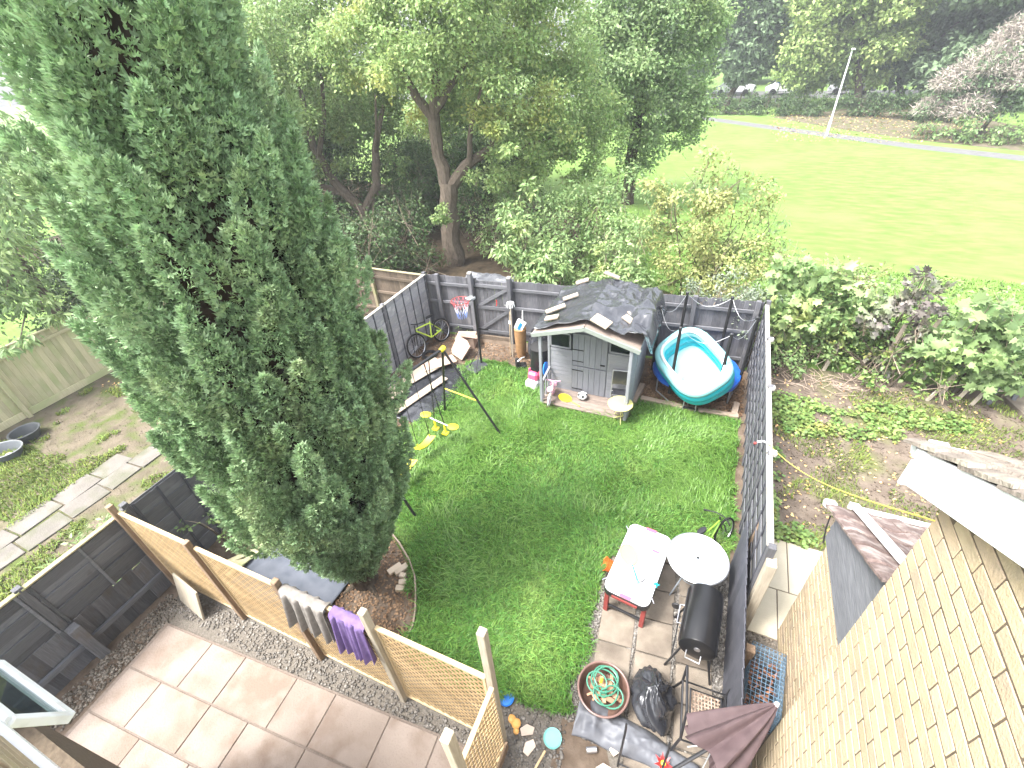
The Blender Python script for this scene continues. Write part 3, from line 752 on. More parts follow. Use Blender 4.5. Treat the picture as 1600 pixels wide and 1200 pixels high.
m_litter = mat('fallen_leaves', (0.42, 0.26, 0.1), (0.6, 0.45, 0.2), rough=0.7, scale=3, world=True, var=0.4, hue=0.03, island=True, spec=0.3)

def branch_mesh(name, limbs, m, parent, seg=9):
    mb = MB()
    for pts, rr in limbs:
        # subdivide with a little wander
        P, Q = [], []
        for i in range(len(pts) - 1):
            a, b = Vector(pts[i]), Vector(pts[i + 1]); k = max(2, int((b - a).length / 0.35))
            for j in range(k):
                t = j / k; p = a.lerp(b, t); r = rr[i] + (rr[i + 1] - rr[i]) * t
                if i + j > 0: p += Vector((random.uniform(-1, 1), random.uniform(-1, 1), 0)) * r * .25
                P.append(p); Q.append(r * random.uniform(.94, 1.06))
        P.append(Vector(pts[-1])); Q.append(rr[-1])
        mb.tube(P, Q, seg)
    return mb.build(name, m, parent, smooth=True)

def crown_leaves(lumps, per, size, asp=0.6, sub=14, subr=0.36, droop=0.25, shell=0.55):
    """leaves in small clumps spread through each lump's shell"""
    Ps, Ts, Ns = [], [], []
    for (c, r) in lumps:
        c = np.array(c); k = max(4, int(sub * (r / 1.2) ** 2))
        d = rdir(k); rad = r * (shell + (1 - shell) * rng.random(k) ** 0.6)
        cs = c + d * rad[:, None] * np.array([1, 1, 0.85])
        n = max(10, int(per * (r / 1.2) ** 2 / k))
        for ci, di in zip(cs, d):
            q = rng.normal(size=(n, 3)) * (subr * min(r, 1.3) * .55) * np.array([1, 1, 0.7])
            p = ci + q
            nn = nrm(di * 0.5 + np.array([0, 0, 0.9]) + rng.normal(size=(n, 3)) * 0.6)
            t = nrm(q * 1.0 / (subr * r) + rng.normal(size=(n, 3)) * .6 + np.array([0, 0, -droop]))
            Ps.append(p); Ts.append(t); Ns.append(nn)
    P = np.concatenate(Ps); T = np.concatenate(Ts); Nn = np.concatenate(Ns)
    L = size * rng.uniform(0.65, 1.25, len(P))
    return P, T, Nn, L

def tree(name, label, base, limbs, lumps, per, size, mleaf, mbark, group=None, asp=0.62, lobed=False, **kw):
    t = thing(name, label, 'tree', base, 0, group)
    b = Vector(base)
    rel = [([tuple(Vector(p) - b) for p in pts], rr) for pts, rr in limbs]
    branch_mesh('trunk', rel, mbark, t)
    P, T, Nn, L = crown_leaves([((c[0] - b.x, c[1] - b.y, c[2] - b.z), r) for c, r in lumps], per, size, **kw)
    if lobed: V, F = leaf_lobed(P, T, Nn, L)
    else: V, F = leaf_quads(P, T, Nn, L, L * asp)
    np_obj('crown', V, F, mleaf, t)
    return t
def auto_limbs(base, top, r, lumps, n=8):
    base = Vector(base); top = Vector(top)
    limbs = [([base, base.lerp(top, .5), top], [r, r * .75, r * .35])]
    for c, rr in lumps[:n]:
        a = base.lerp(top, random.uniform(.35, .95)); c = Vector(c)
        m = a.lerp(c, .5) + Vector((0, 0, .15 * (c - a).length))
        limbs.append(([a, m, c], [r * .32, r * .2, r * .06]))
    return limbs

# ---- the big cypress
cy = thing('conifer_tree', 'tall dense green conifer filling the left of the garden', 'tree', (-3.96, 2.61, 0))
ZP = np.array([0.2, 0.45, 0.8, 1.4, 2.2, 3.0, 4.0, 5.0, 5.7, 6.2, 6.7, 7.3, 8.0, 8.7, 9.2]); RP = np.array([0.06, 0.2, 0.42, 0.74, 1.0, 1.05, 1.0, 0.9, 0.82, 0.72, 0.6, 0.44, 0.26, 0.1, 0.02])
prad = lambda z: np.interp(z, ZP, RP)
branch_mesh('trunk', [([(0, 0, -0.05), (0.02, 0.0, 0.5), (0, 0.03, 3), (0, 0, 8)], [0.2, 0.15, 0.12, 0.03]), ([(0, 0, .05), (.2, -.1, .02), (.42, -.2, -.03)], [.09, .05, .01]), ([(0, 0, .05), (-.1, -.2, .02), (-.2, -.4, -.03)], [.09, .05, .01])], m_barkdark, cy)
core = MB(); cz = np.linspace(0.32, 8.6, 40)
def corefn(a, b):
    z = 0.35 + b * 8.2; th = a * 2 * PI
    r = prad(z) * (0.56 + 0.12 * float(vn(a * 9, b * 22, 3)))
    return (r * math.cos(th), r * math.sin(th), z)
core.grid(48, 60, corefn); core.build('opaque_core', m_cypin, cy)  # solid dark shell added to block light through the crown, twig-brown in colour
def cypress():
    n = 520; zz = np.linspace(0.25, 8.5, 400); cdf = np.cumsum(prad(zz) + .12); cdf /= cdf[-1]
    zs = np.interp((np.arange(n) + .5) / n, cdf, zz) + rng.normal(size=n) * .07
    phi = np.arange(n) * 2.39996 + rng.normal(size=n) * .10
    out = np.stack([np.cos(phi), np.sin(phi), np.zeros(n)], 1)
    low = np.clip((1.3 - zs) / 1.3, 0, 1)[:, None]
    ax = nrm(np.array([0, 0, 1.0]) * (1 - .3 * low) + out * (rng.uniform(.16, .5, (n, 1)) + .15 * low) + rng.normal(size=(n, 3)) * .1)
    Lp = rng.uniform(.5, 1.05, n); Rp = rng.uniform(.10, .18, n)
    rb = prad(zs) * rng.uniform(.70, 1.02, n) - Rp * .5 - .10 * Lp
    base = out * rb[:, None]; base[:, 2] = zs - .25 * Lp
    tocam = nrm(np.array([3.96, -2.61, 2.0]))
    parts = []
    for i in range(n):
        facing = out[i] @ tocam
        k = int(450 * Lp[i] / .65 * Rp[i] / .13) if facing > -.2 else int(55 * Lp[i] / .65)
        t = rng.random(k) ** .8; ph = rng.random(k) * 2 * PI
        a = ax[i]; s1 = nrm(np.cross(a, np.array([0.3, 0.9, 0.1]))); s2 = np.cross(a, s1)
        rad = s1 * np.cos(ph)[:, None] + s2 * np.sin(ph)[:, None]
        w = Rp[i] * np.sin(PI * np.clip(t, .02, 1) ** .75) ** .75 * rng.uniform(.65, 1.12, k)
        p = base[i] + a * (t * Lp[i])[:, None] + rad * w[:, None]
        ok = rad @ out[i] > -.6
        D = nrm(rad * .6 + a * .95 + rng.normal(size=(k, 3)) * .25)
        parts.append((p[ok], D[ok]))
    P = np.concatenate([q[0] for q in parts]); D = np.concatenate([q[1] for q in parts])
    n = len(P)
    S = nrm(np.cross(D, rdir(n))); Nn = np.cross(S, D)
    Ls = rng.uniform(.037, .071, n)
    Vs, Fs = [], []
    for ang, k in ((-.62, .78), (0.0, 1.0), (.62, .78)):
        T = D * math.cos(ang) + S * math.sin(ang) + Nn * rng.normal(size=(n, 1)) * .15
        V, F = leaf_quads(P, T, Nn, Ls * k, Ls * .3, .1)
        Vs.append(V.reshape(n, 4, 3)); Fs.append(None)
    V = np.concatenate(Vs, 1)                   # n,12,3 ; join the fronds at the shared base so a spray is one island
    b = np.arange(n)[:, None, None] * 12
    f = []
    for q in range(3):
        o = q * 4; f += [[0, o + 1, o + 2], [0, o + 2, o + 3]]
    return V.reshape(-1, 3), (b + np.array(f)[None]).reshape(-1, 3)
V, F = cypress()
np_obj('crown', V, F, m_cyp, cy)

# ---- trees beyond the back fence
A0 = (-8.64, 14.04, 0)
lumpA = [((-9.2, 13.7, 7.1), 1.3), ((-7.6, 13.5, 7.0), 1.35), ((-8.4, 12.6, 6.1), 1.0), ((-6.8, 15.1, 6.7), 1.4), ((-5.8, 16.4, 6.4), 1.4), ((-6.2, 14.4, 5.3), 1.25), ((-5.2, 16.2, 5.0), 1.3),
         ((-5.7, 15.3, 3.9), 1.05), ((-6.9, 14.3, 3.1), 0.7), ((-4.9, 16.9, 3.1), 0.9), ((-4.5, 17.8, 4.0), 1.0), ((-8.5, 13.2, 2.1), 0.38), ((-10.4, 13.6, 6.6), 1.2), ((-9.7, 15.2, 4.6), 0.8),
         ((-8.2, 15.5, 5.2), 1.0), ((-7.0, 13.8, 8.6), 1.5), ((-9.5, 14.5, 8.8), 1.5), ((-5.5, 15.8, 8.4), 1.5), ((-7.4, 16.4, 4.2), .8), ((-6.0, 13.4, 4.2), .6), ((-6.3, 15.4, 2.6), .55)]
tree('broadleaf_tree', 'broadleaf tree with a stout forked trunk right behind the back fence', A0,
     [([A0, (-8.62, 14.04, 1.6), (-8.5, 14.05, 2.76)], [.36, .29, .30]), ([(-8.55, 14.05, 2.5), (-8.75, 14.1, 3.6), (-8.75, 14.1, 4.75)], [.24, .2, .19]),
      ([(-8.75, 14.1, 4.6), (-9.3, 13.8, 5.6), (-9.7, 13.7, 6.9)], [.15, .12, .05]), ([(-8.75, 14.1, 4.6), (-8.5, 14.2, 6.0), (-8.3, 14.2, 8.2)], [.15, .12, .04]), ([(-8.7, 14.1, 4.8), (-7.8, 14.5, 5.9), (-7.0, 14.8, 7.2)], [.12, .09, .03]),
      ([(-8.5, 14.05, 2.6), (-7.9, 14.3, 3.3), (-7.2, 14.7, 3.7), (-6.4, 15.0, 4.9)], [.22, .17, .13, .05]), ([(-7.3, 14.6, 3.6), (-6.3, 15.0, 3.7), (-5.4, 15.6, 3.9)], [.1, .07, .03]),
      ([(-7.8, 14.3, 3.3), (-7.5, 14.1, 4.4), (-6.9, 14.0, 5.6)], [.1, .07, .03]), ([(-7.2, 14.7, 3.7), (-6.4, 15.6, 3.2), (-5.2, 16.8, 3.2)], [.07, .05, .02])],
     lumpA, 4000, 0.115, m_leafA, m_bark, sub=22, subr=.34)
B0 = (-13.1, 15.5, 0)
lumpB = [((-14.3, 14.4, 7.4), 1.3), ((-13.2, 14.1, 6.0), 1.1), ((-13.1, 15.5, 7.0), 1.2), ((-13.1, 16.2, 5.1), 1.0), ((-14.0, 13.4, 4.7), 1.0), ((-12.6, 17.2, 4.6), 1.0), ((-13.6, 15.1, 3.5), .7),
         ((-12.2, 17.6, 5.9), 1.1), ((-14.6, 13.5, 3.2), .9), ((-12.0, 16.2, 2.9), .5), ((-15.4, 13.8, 6.3), 1.2), ((-14.9, 16.0, 4.8), 1.1), ((-11.4, 16.4, 6.8), 1.2), ((-16.2, 14.4, 7.6), 1.4), ((-12.0, 15.4, 8.6), 1.4), ((-15.5, 12.8, 4.6), 1.0), ((-16.8, 13.6, 5.4), 1.2)]
tree('broadleaf_tree', 'dark broadleaf tree with spreading low limbs next to the conifer', B0,
     [([B0, (-13.2, 15.4, .7), (-13.35, 15.3, 1.3)], [.34, .26, .26]), ([(-13.3, 15.3, 1.2), (-14.1, 15.0, 2.2), (-14.6, 14.8, 3.6), (-14.4, 14.8, 6.2)], [.2, .17, .14, .05]),
      ([(-13.35, 15.3, 1.2), (-12.7, 15.6, 2.2), (-12.5, 15.7, 3.4), (-12.1, 16.2, 4.8)], [.2, .17, .14, .06]), ([(-13.9, 15.1, 1.9), (-15.0, 14.4, 2.5), (-15.8, 14.0, 3.4)], [.12, .1, .05]),
      ([(-14.5, 14.8, 3.2), (-13.9, 15.0, 4.6), (-13.4, 15.2, 6.8)], [.11, .08, .04]), ([(-12.5, 15.7, 3.3), (-12.0, 15.3, 3.9), (-11.6, 15.2, 5.2)], [.09, .06, .03])],
     lumpB, 3000, 0.12, m_leafB, m_bark, sub=22, subr=.34)
C0 = (-4.2, 22.6, 0)
lumpC = [((-4.6, 21.8, 6.6), 1.5), ((-3.3, 22.2, 6.5), 1.5), ((-2.4, 22.6, 5.3), 1.2), ((-3.9, 21.0, 5.2), 1.3), ((-2.5, 22.5, 4.0), 1.1), ((-4.8, 21.7, 4.2), 1.2), ((-3.3, 21.7, 3.5), 1.1), ((-3.8, 22.1, 2.4), 1.0),
         ((-2.4, 23.1, 2.9), .9), ((-5.6, 21.5, 5.7), 1.4), ((-6.0, 22.4, 7.1), 1.5), ((-2.1, 22.6, 6.7), 1.0), ((-4.0, 22.2, 8.4), 1.8), ((-5.9, 22.8, 3.6), 1.2)]
tree('broadleaf_tree', 'deep green round tree at the edge of the park lawn', C0, auto_limbs(C0, (-4, 22.2, 6.5), .3, lumpC, 10), lumpC, 2800, 0.14, m_leafC, m_barkdark, sub=22, subr=.34)
# trees behind, filling the wood at the back left
for i, (b, lab) in enumerate((((-18, 19, 0), 'shadowed tree deep in the wood behind the left fence'), ((-11, 22, 0), 'shadowed tree standing behind the forked tree'), ((-23, 14, 0), 'tree at the far left beyond the pale fence'))):
    lm = []
    for k in range(13):
        a = random.uniform(0, 2 * PI); rr = random.uniform(.4, 2.6)
        lm.append(((b[0] + rr * math.cos(a), b[1] + rr * math.sin(a), random.uniform(2.4, 8.5)), random.uniform(1.2, 1.8)))
    tree('broadleaf_tree', lab, b, auto_limbs(b, (b[0], b[1], 6.5), .28, lm, 8), lm, 1500, 0.2, m_leafB, m_barkdark, sub=16, subr=.4)
# cherry-like tree with drooping leaves at the left edge
lm = [((-15.2, 5.2, 3.9), .9), ((-14.7, 4.6, 3.0), .7), ((-14.9, 5.7, 4.9), .9), ((-14.3, 4.1, 2.4), .45), ((-15.6, 4.3, 2.6), .8), ((-15.8, 5.9, 5.4), 1.0), ((-13.9, 4.5, 2.1), .35), ((-13.5, 3.6, 1.75), .28)]
tree('cherry_tree', 'drooping long-leaved tree hanging over the pale fence', (-15.6, 5.3, 0), auto_limbs((-15.6, 5.3, 0), (-15.3, 5.2, 4.4), .12, lm, 8), lm, 1700, 0.2, m_leafC, m_bark, sub=22, subr=.5, droop=1.1, asp=.36)

# ---- far trees across the park
def far_tree(label, base, lumps, m, size, per=360, r=.3, **kw):
    return tree('park_tree', label, base, auto_limbs(base, (lumps[0][0][0], lumps[0][0][1], lumps[0][0][2]), r, lumps, 8), lumps, per, size, m, m_barkdark, sub=20, subr=.38, **kw)
def rl(cx, cy, sx, sy, z0, z1, n, r0, r1):
    return [((cx + random.uniform(-sx, sx), cy + random.uniform(-sy, sy), random.uniform(z0, z1)), random.uniform(r0, r1)) for _ in range(n)]
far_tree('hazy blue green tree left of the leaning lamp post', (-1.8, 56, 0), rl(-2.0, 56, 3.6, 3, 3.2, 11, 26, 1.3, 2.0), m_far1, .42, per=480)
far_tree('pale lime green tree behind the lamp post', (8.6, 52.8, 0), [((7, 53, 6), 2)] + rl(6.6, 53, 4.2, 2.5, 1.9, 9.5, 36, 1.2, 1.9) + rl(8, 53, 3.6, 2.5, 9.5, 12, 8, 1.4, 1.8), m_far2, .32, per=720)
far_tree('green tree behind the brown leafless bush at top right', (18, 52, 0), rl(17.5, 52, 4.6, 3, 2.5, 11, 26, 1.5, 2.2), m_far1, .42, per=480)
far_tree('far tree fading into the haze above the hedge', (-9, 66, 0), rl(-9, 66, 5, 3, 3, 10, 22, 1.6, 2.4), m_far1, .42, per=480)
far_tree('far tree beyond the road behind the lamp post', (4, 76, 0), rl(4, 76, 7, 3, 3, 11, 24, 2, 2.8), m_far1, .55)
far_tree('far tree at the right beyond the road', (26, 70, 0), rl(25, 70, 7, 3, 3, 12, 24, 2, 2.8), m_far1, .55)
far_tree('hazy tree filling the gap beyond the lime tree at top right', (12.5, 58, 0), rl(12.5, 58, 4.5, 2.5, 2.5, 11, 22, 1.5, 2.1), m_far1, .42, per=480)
# brown twiggy bush
def twig_bush(label, base, lumps):
    t = thing('twig_bush', label, 'bush', base); b = np.array(base)
    Ps, Ts = [], []
    for c, r in lumps:
        n = int(1500 * r * r); d = rdir(n); d[:, 2] = np.abs(d[:, 2]) * .9 + .1 * d[:, 2]
        p = np.array(c) - b + d * (r * rng.uniform(.35, 1, (n, 1)))
        Ps.append(p); Ts.append(nrm(d * .6 + np.array([-.35, -.2, -.3]) + rng.normal(size=(n, 3)) * 1.2))
    P = np.concatenate(Ps); T = np.concatenate(Ts); n = len(P)
    L = rng.uniform(.15, .5, n)
    V, F = leaf_quads(P, T, rdir(n), L, .03, .2)
    np_obj('twigs', V, F, m_far3, t)
    P2, T2, N2, L2 = crown_leaves([(tuple(np.array(c) - b), r * .85) for c, r in lumps], 900, .2, sub=14)
    V, F = leaf_quads(P2, T2, N2, L2, L2 * .6); np_obj('crown', V, F, m_far1, t)
    branch_mesh('trunk', [([tuple((0, 0, 0)), (0.2, 0, 1.2), (.4, .2, 3)], [.16, .1, .03])], m_barkdark, t)
twig_bush('brown leafless twiggy bush beside the park path', (13.2, 40, 0), [((11.2, 40.4, 2.6), 1.3), ((12.4, 40.1, 3.3), 1.6), ((14.0, 39.6, 2.6), 1.7), ((10.6, 40.6, 1.3), 1.0), ((12.0, 39.4, 1.3), 1.2), ((15.6, 39.6, 3.4), 1.8), ((13.5, 41, 4.6), 1.5)])
m_sleeper_twig = mat('dry_brown_twig', (.16, .125, .09), (.27, .22, .17), rough=.9, scale=4, world=True, var=.3, island=True, spec=.15)
def shrub(name, label, base, lumps, per, size, m, lobed=False, asp=.6, stems=5, mbark=None, group=None, cat='shrub', fill=0, twigs=45, **kw):
    t = thing(name, label, cat, base, 0, group); b = Vector(base)
    lum = [((c[0] - b.x, c[1] - b.y, c[2] - b.z), r) for c, r in lumps]
    if fill:
        ex = []
        for c, r in lum:
            for q in range(fill):
                z = c[2] * random.uniform(.25, .95); ex.append(((c[0] + random.uniform(-.45, .45), c[1] + random.uniform(-.3, .3), z), r * random.uniform(.7, 1.0)))
        lum = lum + ex
    limbs = []
    for c, r in lum[:stems]:
        s = Vector((random.uniform(-.12, .12), random.uniform(-.12, .12), -.02)); c = Vector(c)
        limbs.append(([s, s.lerp(c, .5) + Vector((0, 0, .15)), c], [.022, .016, .006]))
    branch_mesh('stem', limbs, mbark or m_barkdark, t, 6)
    tw = MB()
    if cat == 'weed': twigs = 3
    for q in range(twigs):
        c, r = random.choice(lum); c = Vector(c); d = Vector((random.gauss(0, .6), random.gauss(0, .6), random.uniform(.3, 1.2))).normalized()
        a = c - d * r * .9 + Vector((0, 0, -.1)); a.z = max(a.z, .02)
        tw.tube([a, a.lerp(c + d * r * 1.25, .5) + Vector((random.uniform(-.08, .08), random.uniform(-.08, .08), 0)), c + d * r * random.uniform(.9, 1.35)], [.009, .006, .002], 4, cap=False)
    if twigs: o_ = tw.build('twigs', m_sleeper_twig, t); o_['kind'] = 'stuff'
    P, T, Nn, L = crown_leaves(lum, per, size, **kw)
    L = L * rng.choice([.6, .85, 1.0, 1.15], len(L))
    k = P[:, 2] > .03; P, T, Nn, L = P[k], T[k], Nn[k], L[k]
    V, F = leaf_lobed(P, T, Nn, L) if lobed else leaf_quads(P, T, Nn, L, L * asp)
    np_obj('foliage', V, F, m, t)
    return t
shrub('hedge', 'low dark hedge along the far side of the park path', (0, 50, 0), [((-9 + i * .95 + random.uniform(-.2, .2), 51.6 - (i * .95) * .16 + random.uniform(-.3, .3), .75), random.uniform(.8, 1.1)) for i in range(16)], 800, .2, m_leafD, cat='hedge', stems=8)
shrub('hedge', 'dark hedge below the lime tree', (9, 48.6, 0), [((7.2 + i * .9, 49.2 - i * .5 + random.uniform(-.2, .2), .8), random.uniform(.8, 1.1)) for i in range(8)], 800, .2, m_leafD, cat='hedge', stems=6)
shrub('bush', 'green bush at the foot of the brown twiggy bush', (12.4, 38.4, 0), [((11.4, 38.6, .6), .8), ((12.4, 38.2, .7), .9), ((13.6, 38.0, .7), .9), ((14.8, 37.6, .6), .8), ((10.4, 39.3, .5), .6)], 700, .2, m_leafG, cat='bush')

# ---- shrubs along the back fence and in the hedge on the right
shrub('shrub', 'large pale-leaved shrub overhanging the fence left of the playhouse', (-4.5, 11.2, 0), [((-4.8, 11.3, 2.0), .65), ((-4.2, 11.1, 1.6), .6), ((-5.1, 11.6, 2.7), .5), ((-4.9, 11.5, 1.2), .6), ((-3.9, 11.2, 1.9), .5), ((-4.0, 10.9, 1.2), .6), ((-5.0, 12.0, 3.2), .35)], 1500, .17, m_leafM, asp=.42, droop=.7, sub=18, fill=2)
shrub('shrub', 'loose green shrub behind the pale-leaved one', (-4.2, 13.6, 0), [((-4.2, 13.6, 2.2), .9), ((-3.4, 14.0, 2.6), .9), ((-3.0, 14.6, 3.0), .7), ((-4.8, 13.9, 1.4), .9), ((-3.6, 13.2, 1.2), .9), ((-2.6, 13.6, 1.5), .8)], 1300, .11, m_leafG, sub=18, fill=2)
shrub('shrub', 'yellow green shrub rising above the trampoline', (-0.6, 12.4, 0), [((-1.2, 12.5, 3.0), .55), ((-0.3, 12.5, 3.2), .65), ((0.3, 12.4, 2.5), .7), ((-0.9, 12.2, 2.2), .8), ((0.1, 11.9, 1.6), .8), ((0.9, 12.4, 1.9), .6), ((-0.2, 12.9, 3.7), .35), ((-0.6, 12.6, 3.8), .4), ((0.4, 12.7, 3.4), .45), ((0.9, 12.8, 2.8), .45), ((-1.5, 12.6, 3.4), .45)], 1500, .1, m_leafY, sub=20, fill=2)
shrub('shrub', 'upright grey green shoots behind the yellow shrub', (0.3, 13.3, 0), [((0.2, 13.3, 3.4), .4), ((0.7, 13.4, 3.0), .45), ((1.1, 13.2, 2.4), .4), ((-0.9, 13.4, 3.3), .45), ((-1.7, 13.2, 2.9), .6), ((-2.0, 12.8, 2.1), .7)], 900, .13, m_leafC, asp=.35, sub=14, fill=2)
shrub('shrub', 'mid green shrub behind the playhouse roof', (-2.4, 11.5, 0), [((-2.6, 11.5, 1.8), .6), ((-1.8, 11.4, 1.9), .6), ((-2.2, 11.2, 1.2), .7), ((-1.4, 11.1, 1.3), .6), ((-3.0, 11.3, 1.1), .6), ((-2.2, 12.2, 2.5), .55)], 1500, .12, m_leafM, sub=20, asp=.5, fill=2)
shrub('ivy_bush', 'silvery fine-leaved ivy bush drooping over the fence by the trampoline', (0.5, 10.9, 0), [((0.3, 10.7, 1.6), .5), ((0.8, 10.8, 1.75), .5), ((0.6, 10.5, 1.5), .4), ((-0.2, 10.6, 1.5), .4), ((1.1, 10.7, 1.4), .4), ((0.2, 10.2, 1.72), .22), ((-.1, 10.1, 1.6), .14)], 2600, .07, m_leafS, sub=26, asp=.5, fill=1)
shrub('maple_sapling', 'pale green maple sapling over the fence corner', (1.8, 11.3, 0), [((1.5, 11.3, 2.2), .45), ((1.9, 11.2, 1.9), .45), ((2.3, 11.4, 1.8), .45), ((1.7, 10.8, 1.5), .4), ((2.2, 10.9, 1.4), .45), ((1.5, 11.0, 1.6), .35), ((2.6, 11.2, 1.2), .45), ((2.9, 11.1, 1.6), .4)], 620, .21, m_leafM, lobed=True, sub=14, fill=2)
shrub('maple_sapling', 'purple-tinged maple sapling above the broken wooden stakes', (3.7, 10.9, 0), [((3.6, 10.9, 1.8), .33), ((3.8, 10.9, 2.3), .24), ((3.4, 10.8, 1.5), .32), ((4.0, 10.8, 1.7), .26)], 600, .16, m_leafP, lobed=True, sub=12, fill=2)
shrub('maple_sapling', 'dark green maple sapling at the right edge of the hedge', (5.0, 10.6, 0), [((4.8, 10.5, 1.8), .4), ((5.3, 10.6, 1.7), .45), ((5.6, 10.8, 1.9), .4), ((5.0, 10.2, 1.3), .4), ((5.5, 10.3, 1.2), .4), ((4.6, 10.4, 1.3), .3), ((6.0, 10.8, 1.5), .45)], 640, .22, m_leafC, lobed=True, sub=14, fill=2)
shrub('bramble', 'yellowing bramble at the foot of the hedge', (3.9, 10.5, 0), [((3.2, 10.8, .9), .5), ((3.8, 10.5, .8), .45), ((4.3, 10.4, .9), .4), ((2.6, 10.9, .7), .5), ((2.1, 10.8, .9), .45), ((4.6, 10.0, .5), .35), ((3.4, 10.4, .4), .35)], 1300, .1, m_ivy, sub=18, cat='bramble', fill=1)
shrub('bramble', 'dark bramble in the shade behind the white-capped fence', (1.7, 10.6, 0), [((1.6, 10.4, .7), .35), ((1.9, 10.2, .5), .35), ((2.3, 10.5, .4), .3), ((1.6, 10.7, 1.1), .35), ((2.4, 10.9, .5), .4)], 1300, .09, m_leafG, sub=18, cat='bramble', fill=2)
shrub('bush', 'thin green bush beyond the hedge at the park edge', (3.0, 12.0, 0), [((2.6, 12.0, 1.6), .5), ((3.2, 12.0, 1.8), .45), ((3.6, 11.9, 1.3), .5), ((2.1, 12.1, 1.3), .6)], 900, .1, m_leafY, sub=16, cat='bush', fill=2)
shrub('hedge', 'tangled green hedge along the far end of the vegetable bed', (3.8, 11.1, 0), [((1.5 + i * .42, 11.1 + random.uniform(-.15, .2), random.uniform(.5, 1.35)), random.uniform(.4, .55)) for i in range(13)], 1100, .12, m_leafG, cat='hedge', stems=9, fill=1, sub=16)
shrub('hedge', 'leafy green tangle at the right edge beyond the ladder frame', (6.6, 11.2, 0), [((6.2 + i * .35, 11.2 + random.uniform(-.3, .3), random.uniform(.7, 1.7)), random.uniform(.4, .55)) for i in range(6)], 900, .15, m_leafM, cat='hedge', stems=5, fill=1, sub=16)
shrub('hedge', 'tall pale leafy hedge crowning the right-hand fence line', (3.4, 11.6, 0), [((1.3 + i * .42, 11.6 + random.uniform(-.2, .25), random.uniform(1.3, 2.1) - .04 * i), random.uniform(.38, .55)) for i in range(13)], 900, .11, m_leafM, cat='hedge', stems=9, fill=2, sub=16)
# undergrowth in the wood
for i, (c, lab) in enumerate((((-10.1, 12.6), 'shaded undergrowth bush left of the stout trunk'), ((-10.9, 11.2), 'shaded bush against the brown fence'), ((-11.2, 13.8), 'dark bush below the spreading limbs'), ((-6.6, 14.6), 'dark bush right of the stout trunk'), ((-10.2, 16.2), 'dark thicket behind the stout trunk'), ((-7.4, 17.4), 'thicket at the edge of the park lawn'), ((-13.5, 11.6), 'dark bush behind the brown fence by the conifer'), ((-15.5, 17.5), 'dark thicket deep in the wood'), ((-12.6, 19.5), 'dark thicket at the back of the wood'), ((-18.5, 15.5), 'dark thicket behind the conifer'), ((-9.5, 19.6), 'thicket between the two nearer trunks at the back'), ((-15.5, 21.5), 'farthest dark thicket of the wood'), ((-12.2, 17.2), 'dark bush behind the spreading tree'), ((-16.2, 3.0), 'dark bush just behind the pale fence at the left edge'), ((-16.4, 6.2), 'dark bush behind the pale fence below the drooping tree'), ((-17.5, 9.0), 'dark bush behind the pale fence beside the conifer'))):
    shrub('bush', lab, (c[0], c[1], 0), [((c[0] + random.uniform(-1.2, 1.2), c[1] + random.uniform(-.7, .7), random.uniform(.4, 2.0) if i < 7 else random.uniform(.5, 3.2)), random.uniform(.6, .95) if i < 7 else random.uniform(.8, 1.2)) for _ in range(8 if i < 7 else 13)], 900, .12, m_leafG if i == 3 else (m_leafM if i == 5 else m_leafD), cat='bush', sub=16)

# ---- grass: blades combed by a flow field
def inside(poly, x, y):
    r = np.zeros(len(x), bool); n = len(poly)
    for i in range(n):
        x0, y0 = poly[i]; x1, y1 = poly[(i + 1) % n]
        c = ((y0 > y) != (y1 > y)) & (x < (x1 - x0) * (y - y0) / (y1 - y0 + 1e-12) + x0)
        r ^= c
    return r
def blades(x, y, h, wd, lean, z0=0.006, ff=.8, rn=1.2):
    n = len(x)
    th = vn(x * ff, y * ff, 2) * 8 + rng.normal(size=n) * rn
    k = (0.55 + .35 * vn(x * 1.4, y * 1.4, 4)) * lean * rng.uniform(.5, 1.4, n)
    d = np.stack([np.cos(th), np.sin(th)], 1); s = np.stack([-d[:, 1], d[:, 0]], 1)
    V = np.zeros((n, 5, 3))
    p = np.stack([x, y], 1)
    V[:, 0, :2] = p - s * wd[:, None] / 2; V[:, 1, :2] = p + s * wd[:, None] / 2
    m = p + d * (h * k * .35)[:, None]
    V[:, 2, :2] = m - s * wd[:, None] * .38; V[:, 3, :2] = m + s * wd[:, None] * .38
    V[:, 4, :2] = p + d * (h * k)[:, None]
    V[:, 0:2, 2] = z0; V[:, 2:4, 2] = z0 + (h * .62)[:, None]; V[:, 4, 2] = z0 + h * np.clip(1.05 - .38 * k, .25, 1)
    b = np.arange(n)[:, None, None] * 5
    return V.reshape(-1, 3), (b + np.array([[0, 1, 3], [0, 3, 2], [2, 3, 4]])[None]).reshape(-1, 3)
N = 235000
x = rng.uniform(-5.7, 1.1, N); y = rng.uniform(1.8, 8.8, N)
k = inside(LAWN, x + (vn(x * 5, y * 5, 8) - .5) * .22, y + (vn(x * 5, y * 5, 9) - .5) * .22)
bare = (np.hypot((x + 2.95) / .28, (y - 2.95) / .5) < 1) & (rng.random(N) < .75)
thin = (np.hypot((x + 3.3) / .8, (y - 7.6) / .8) < 1) & (rng.random(N) < .45)
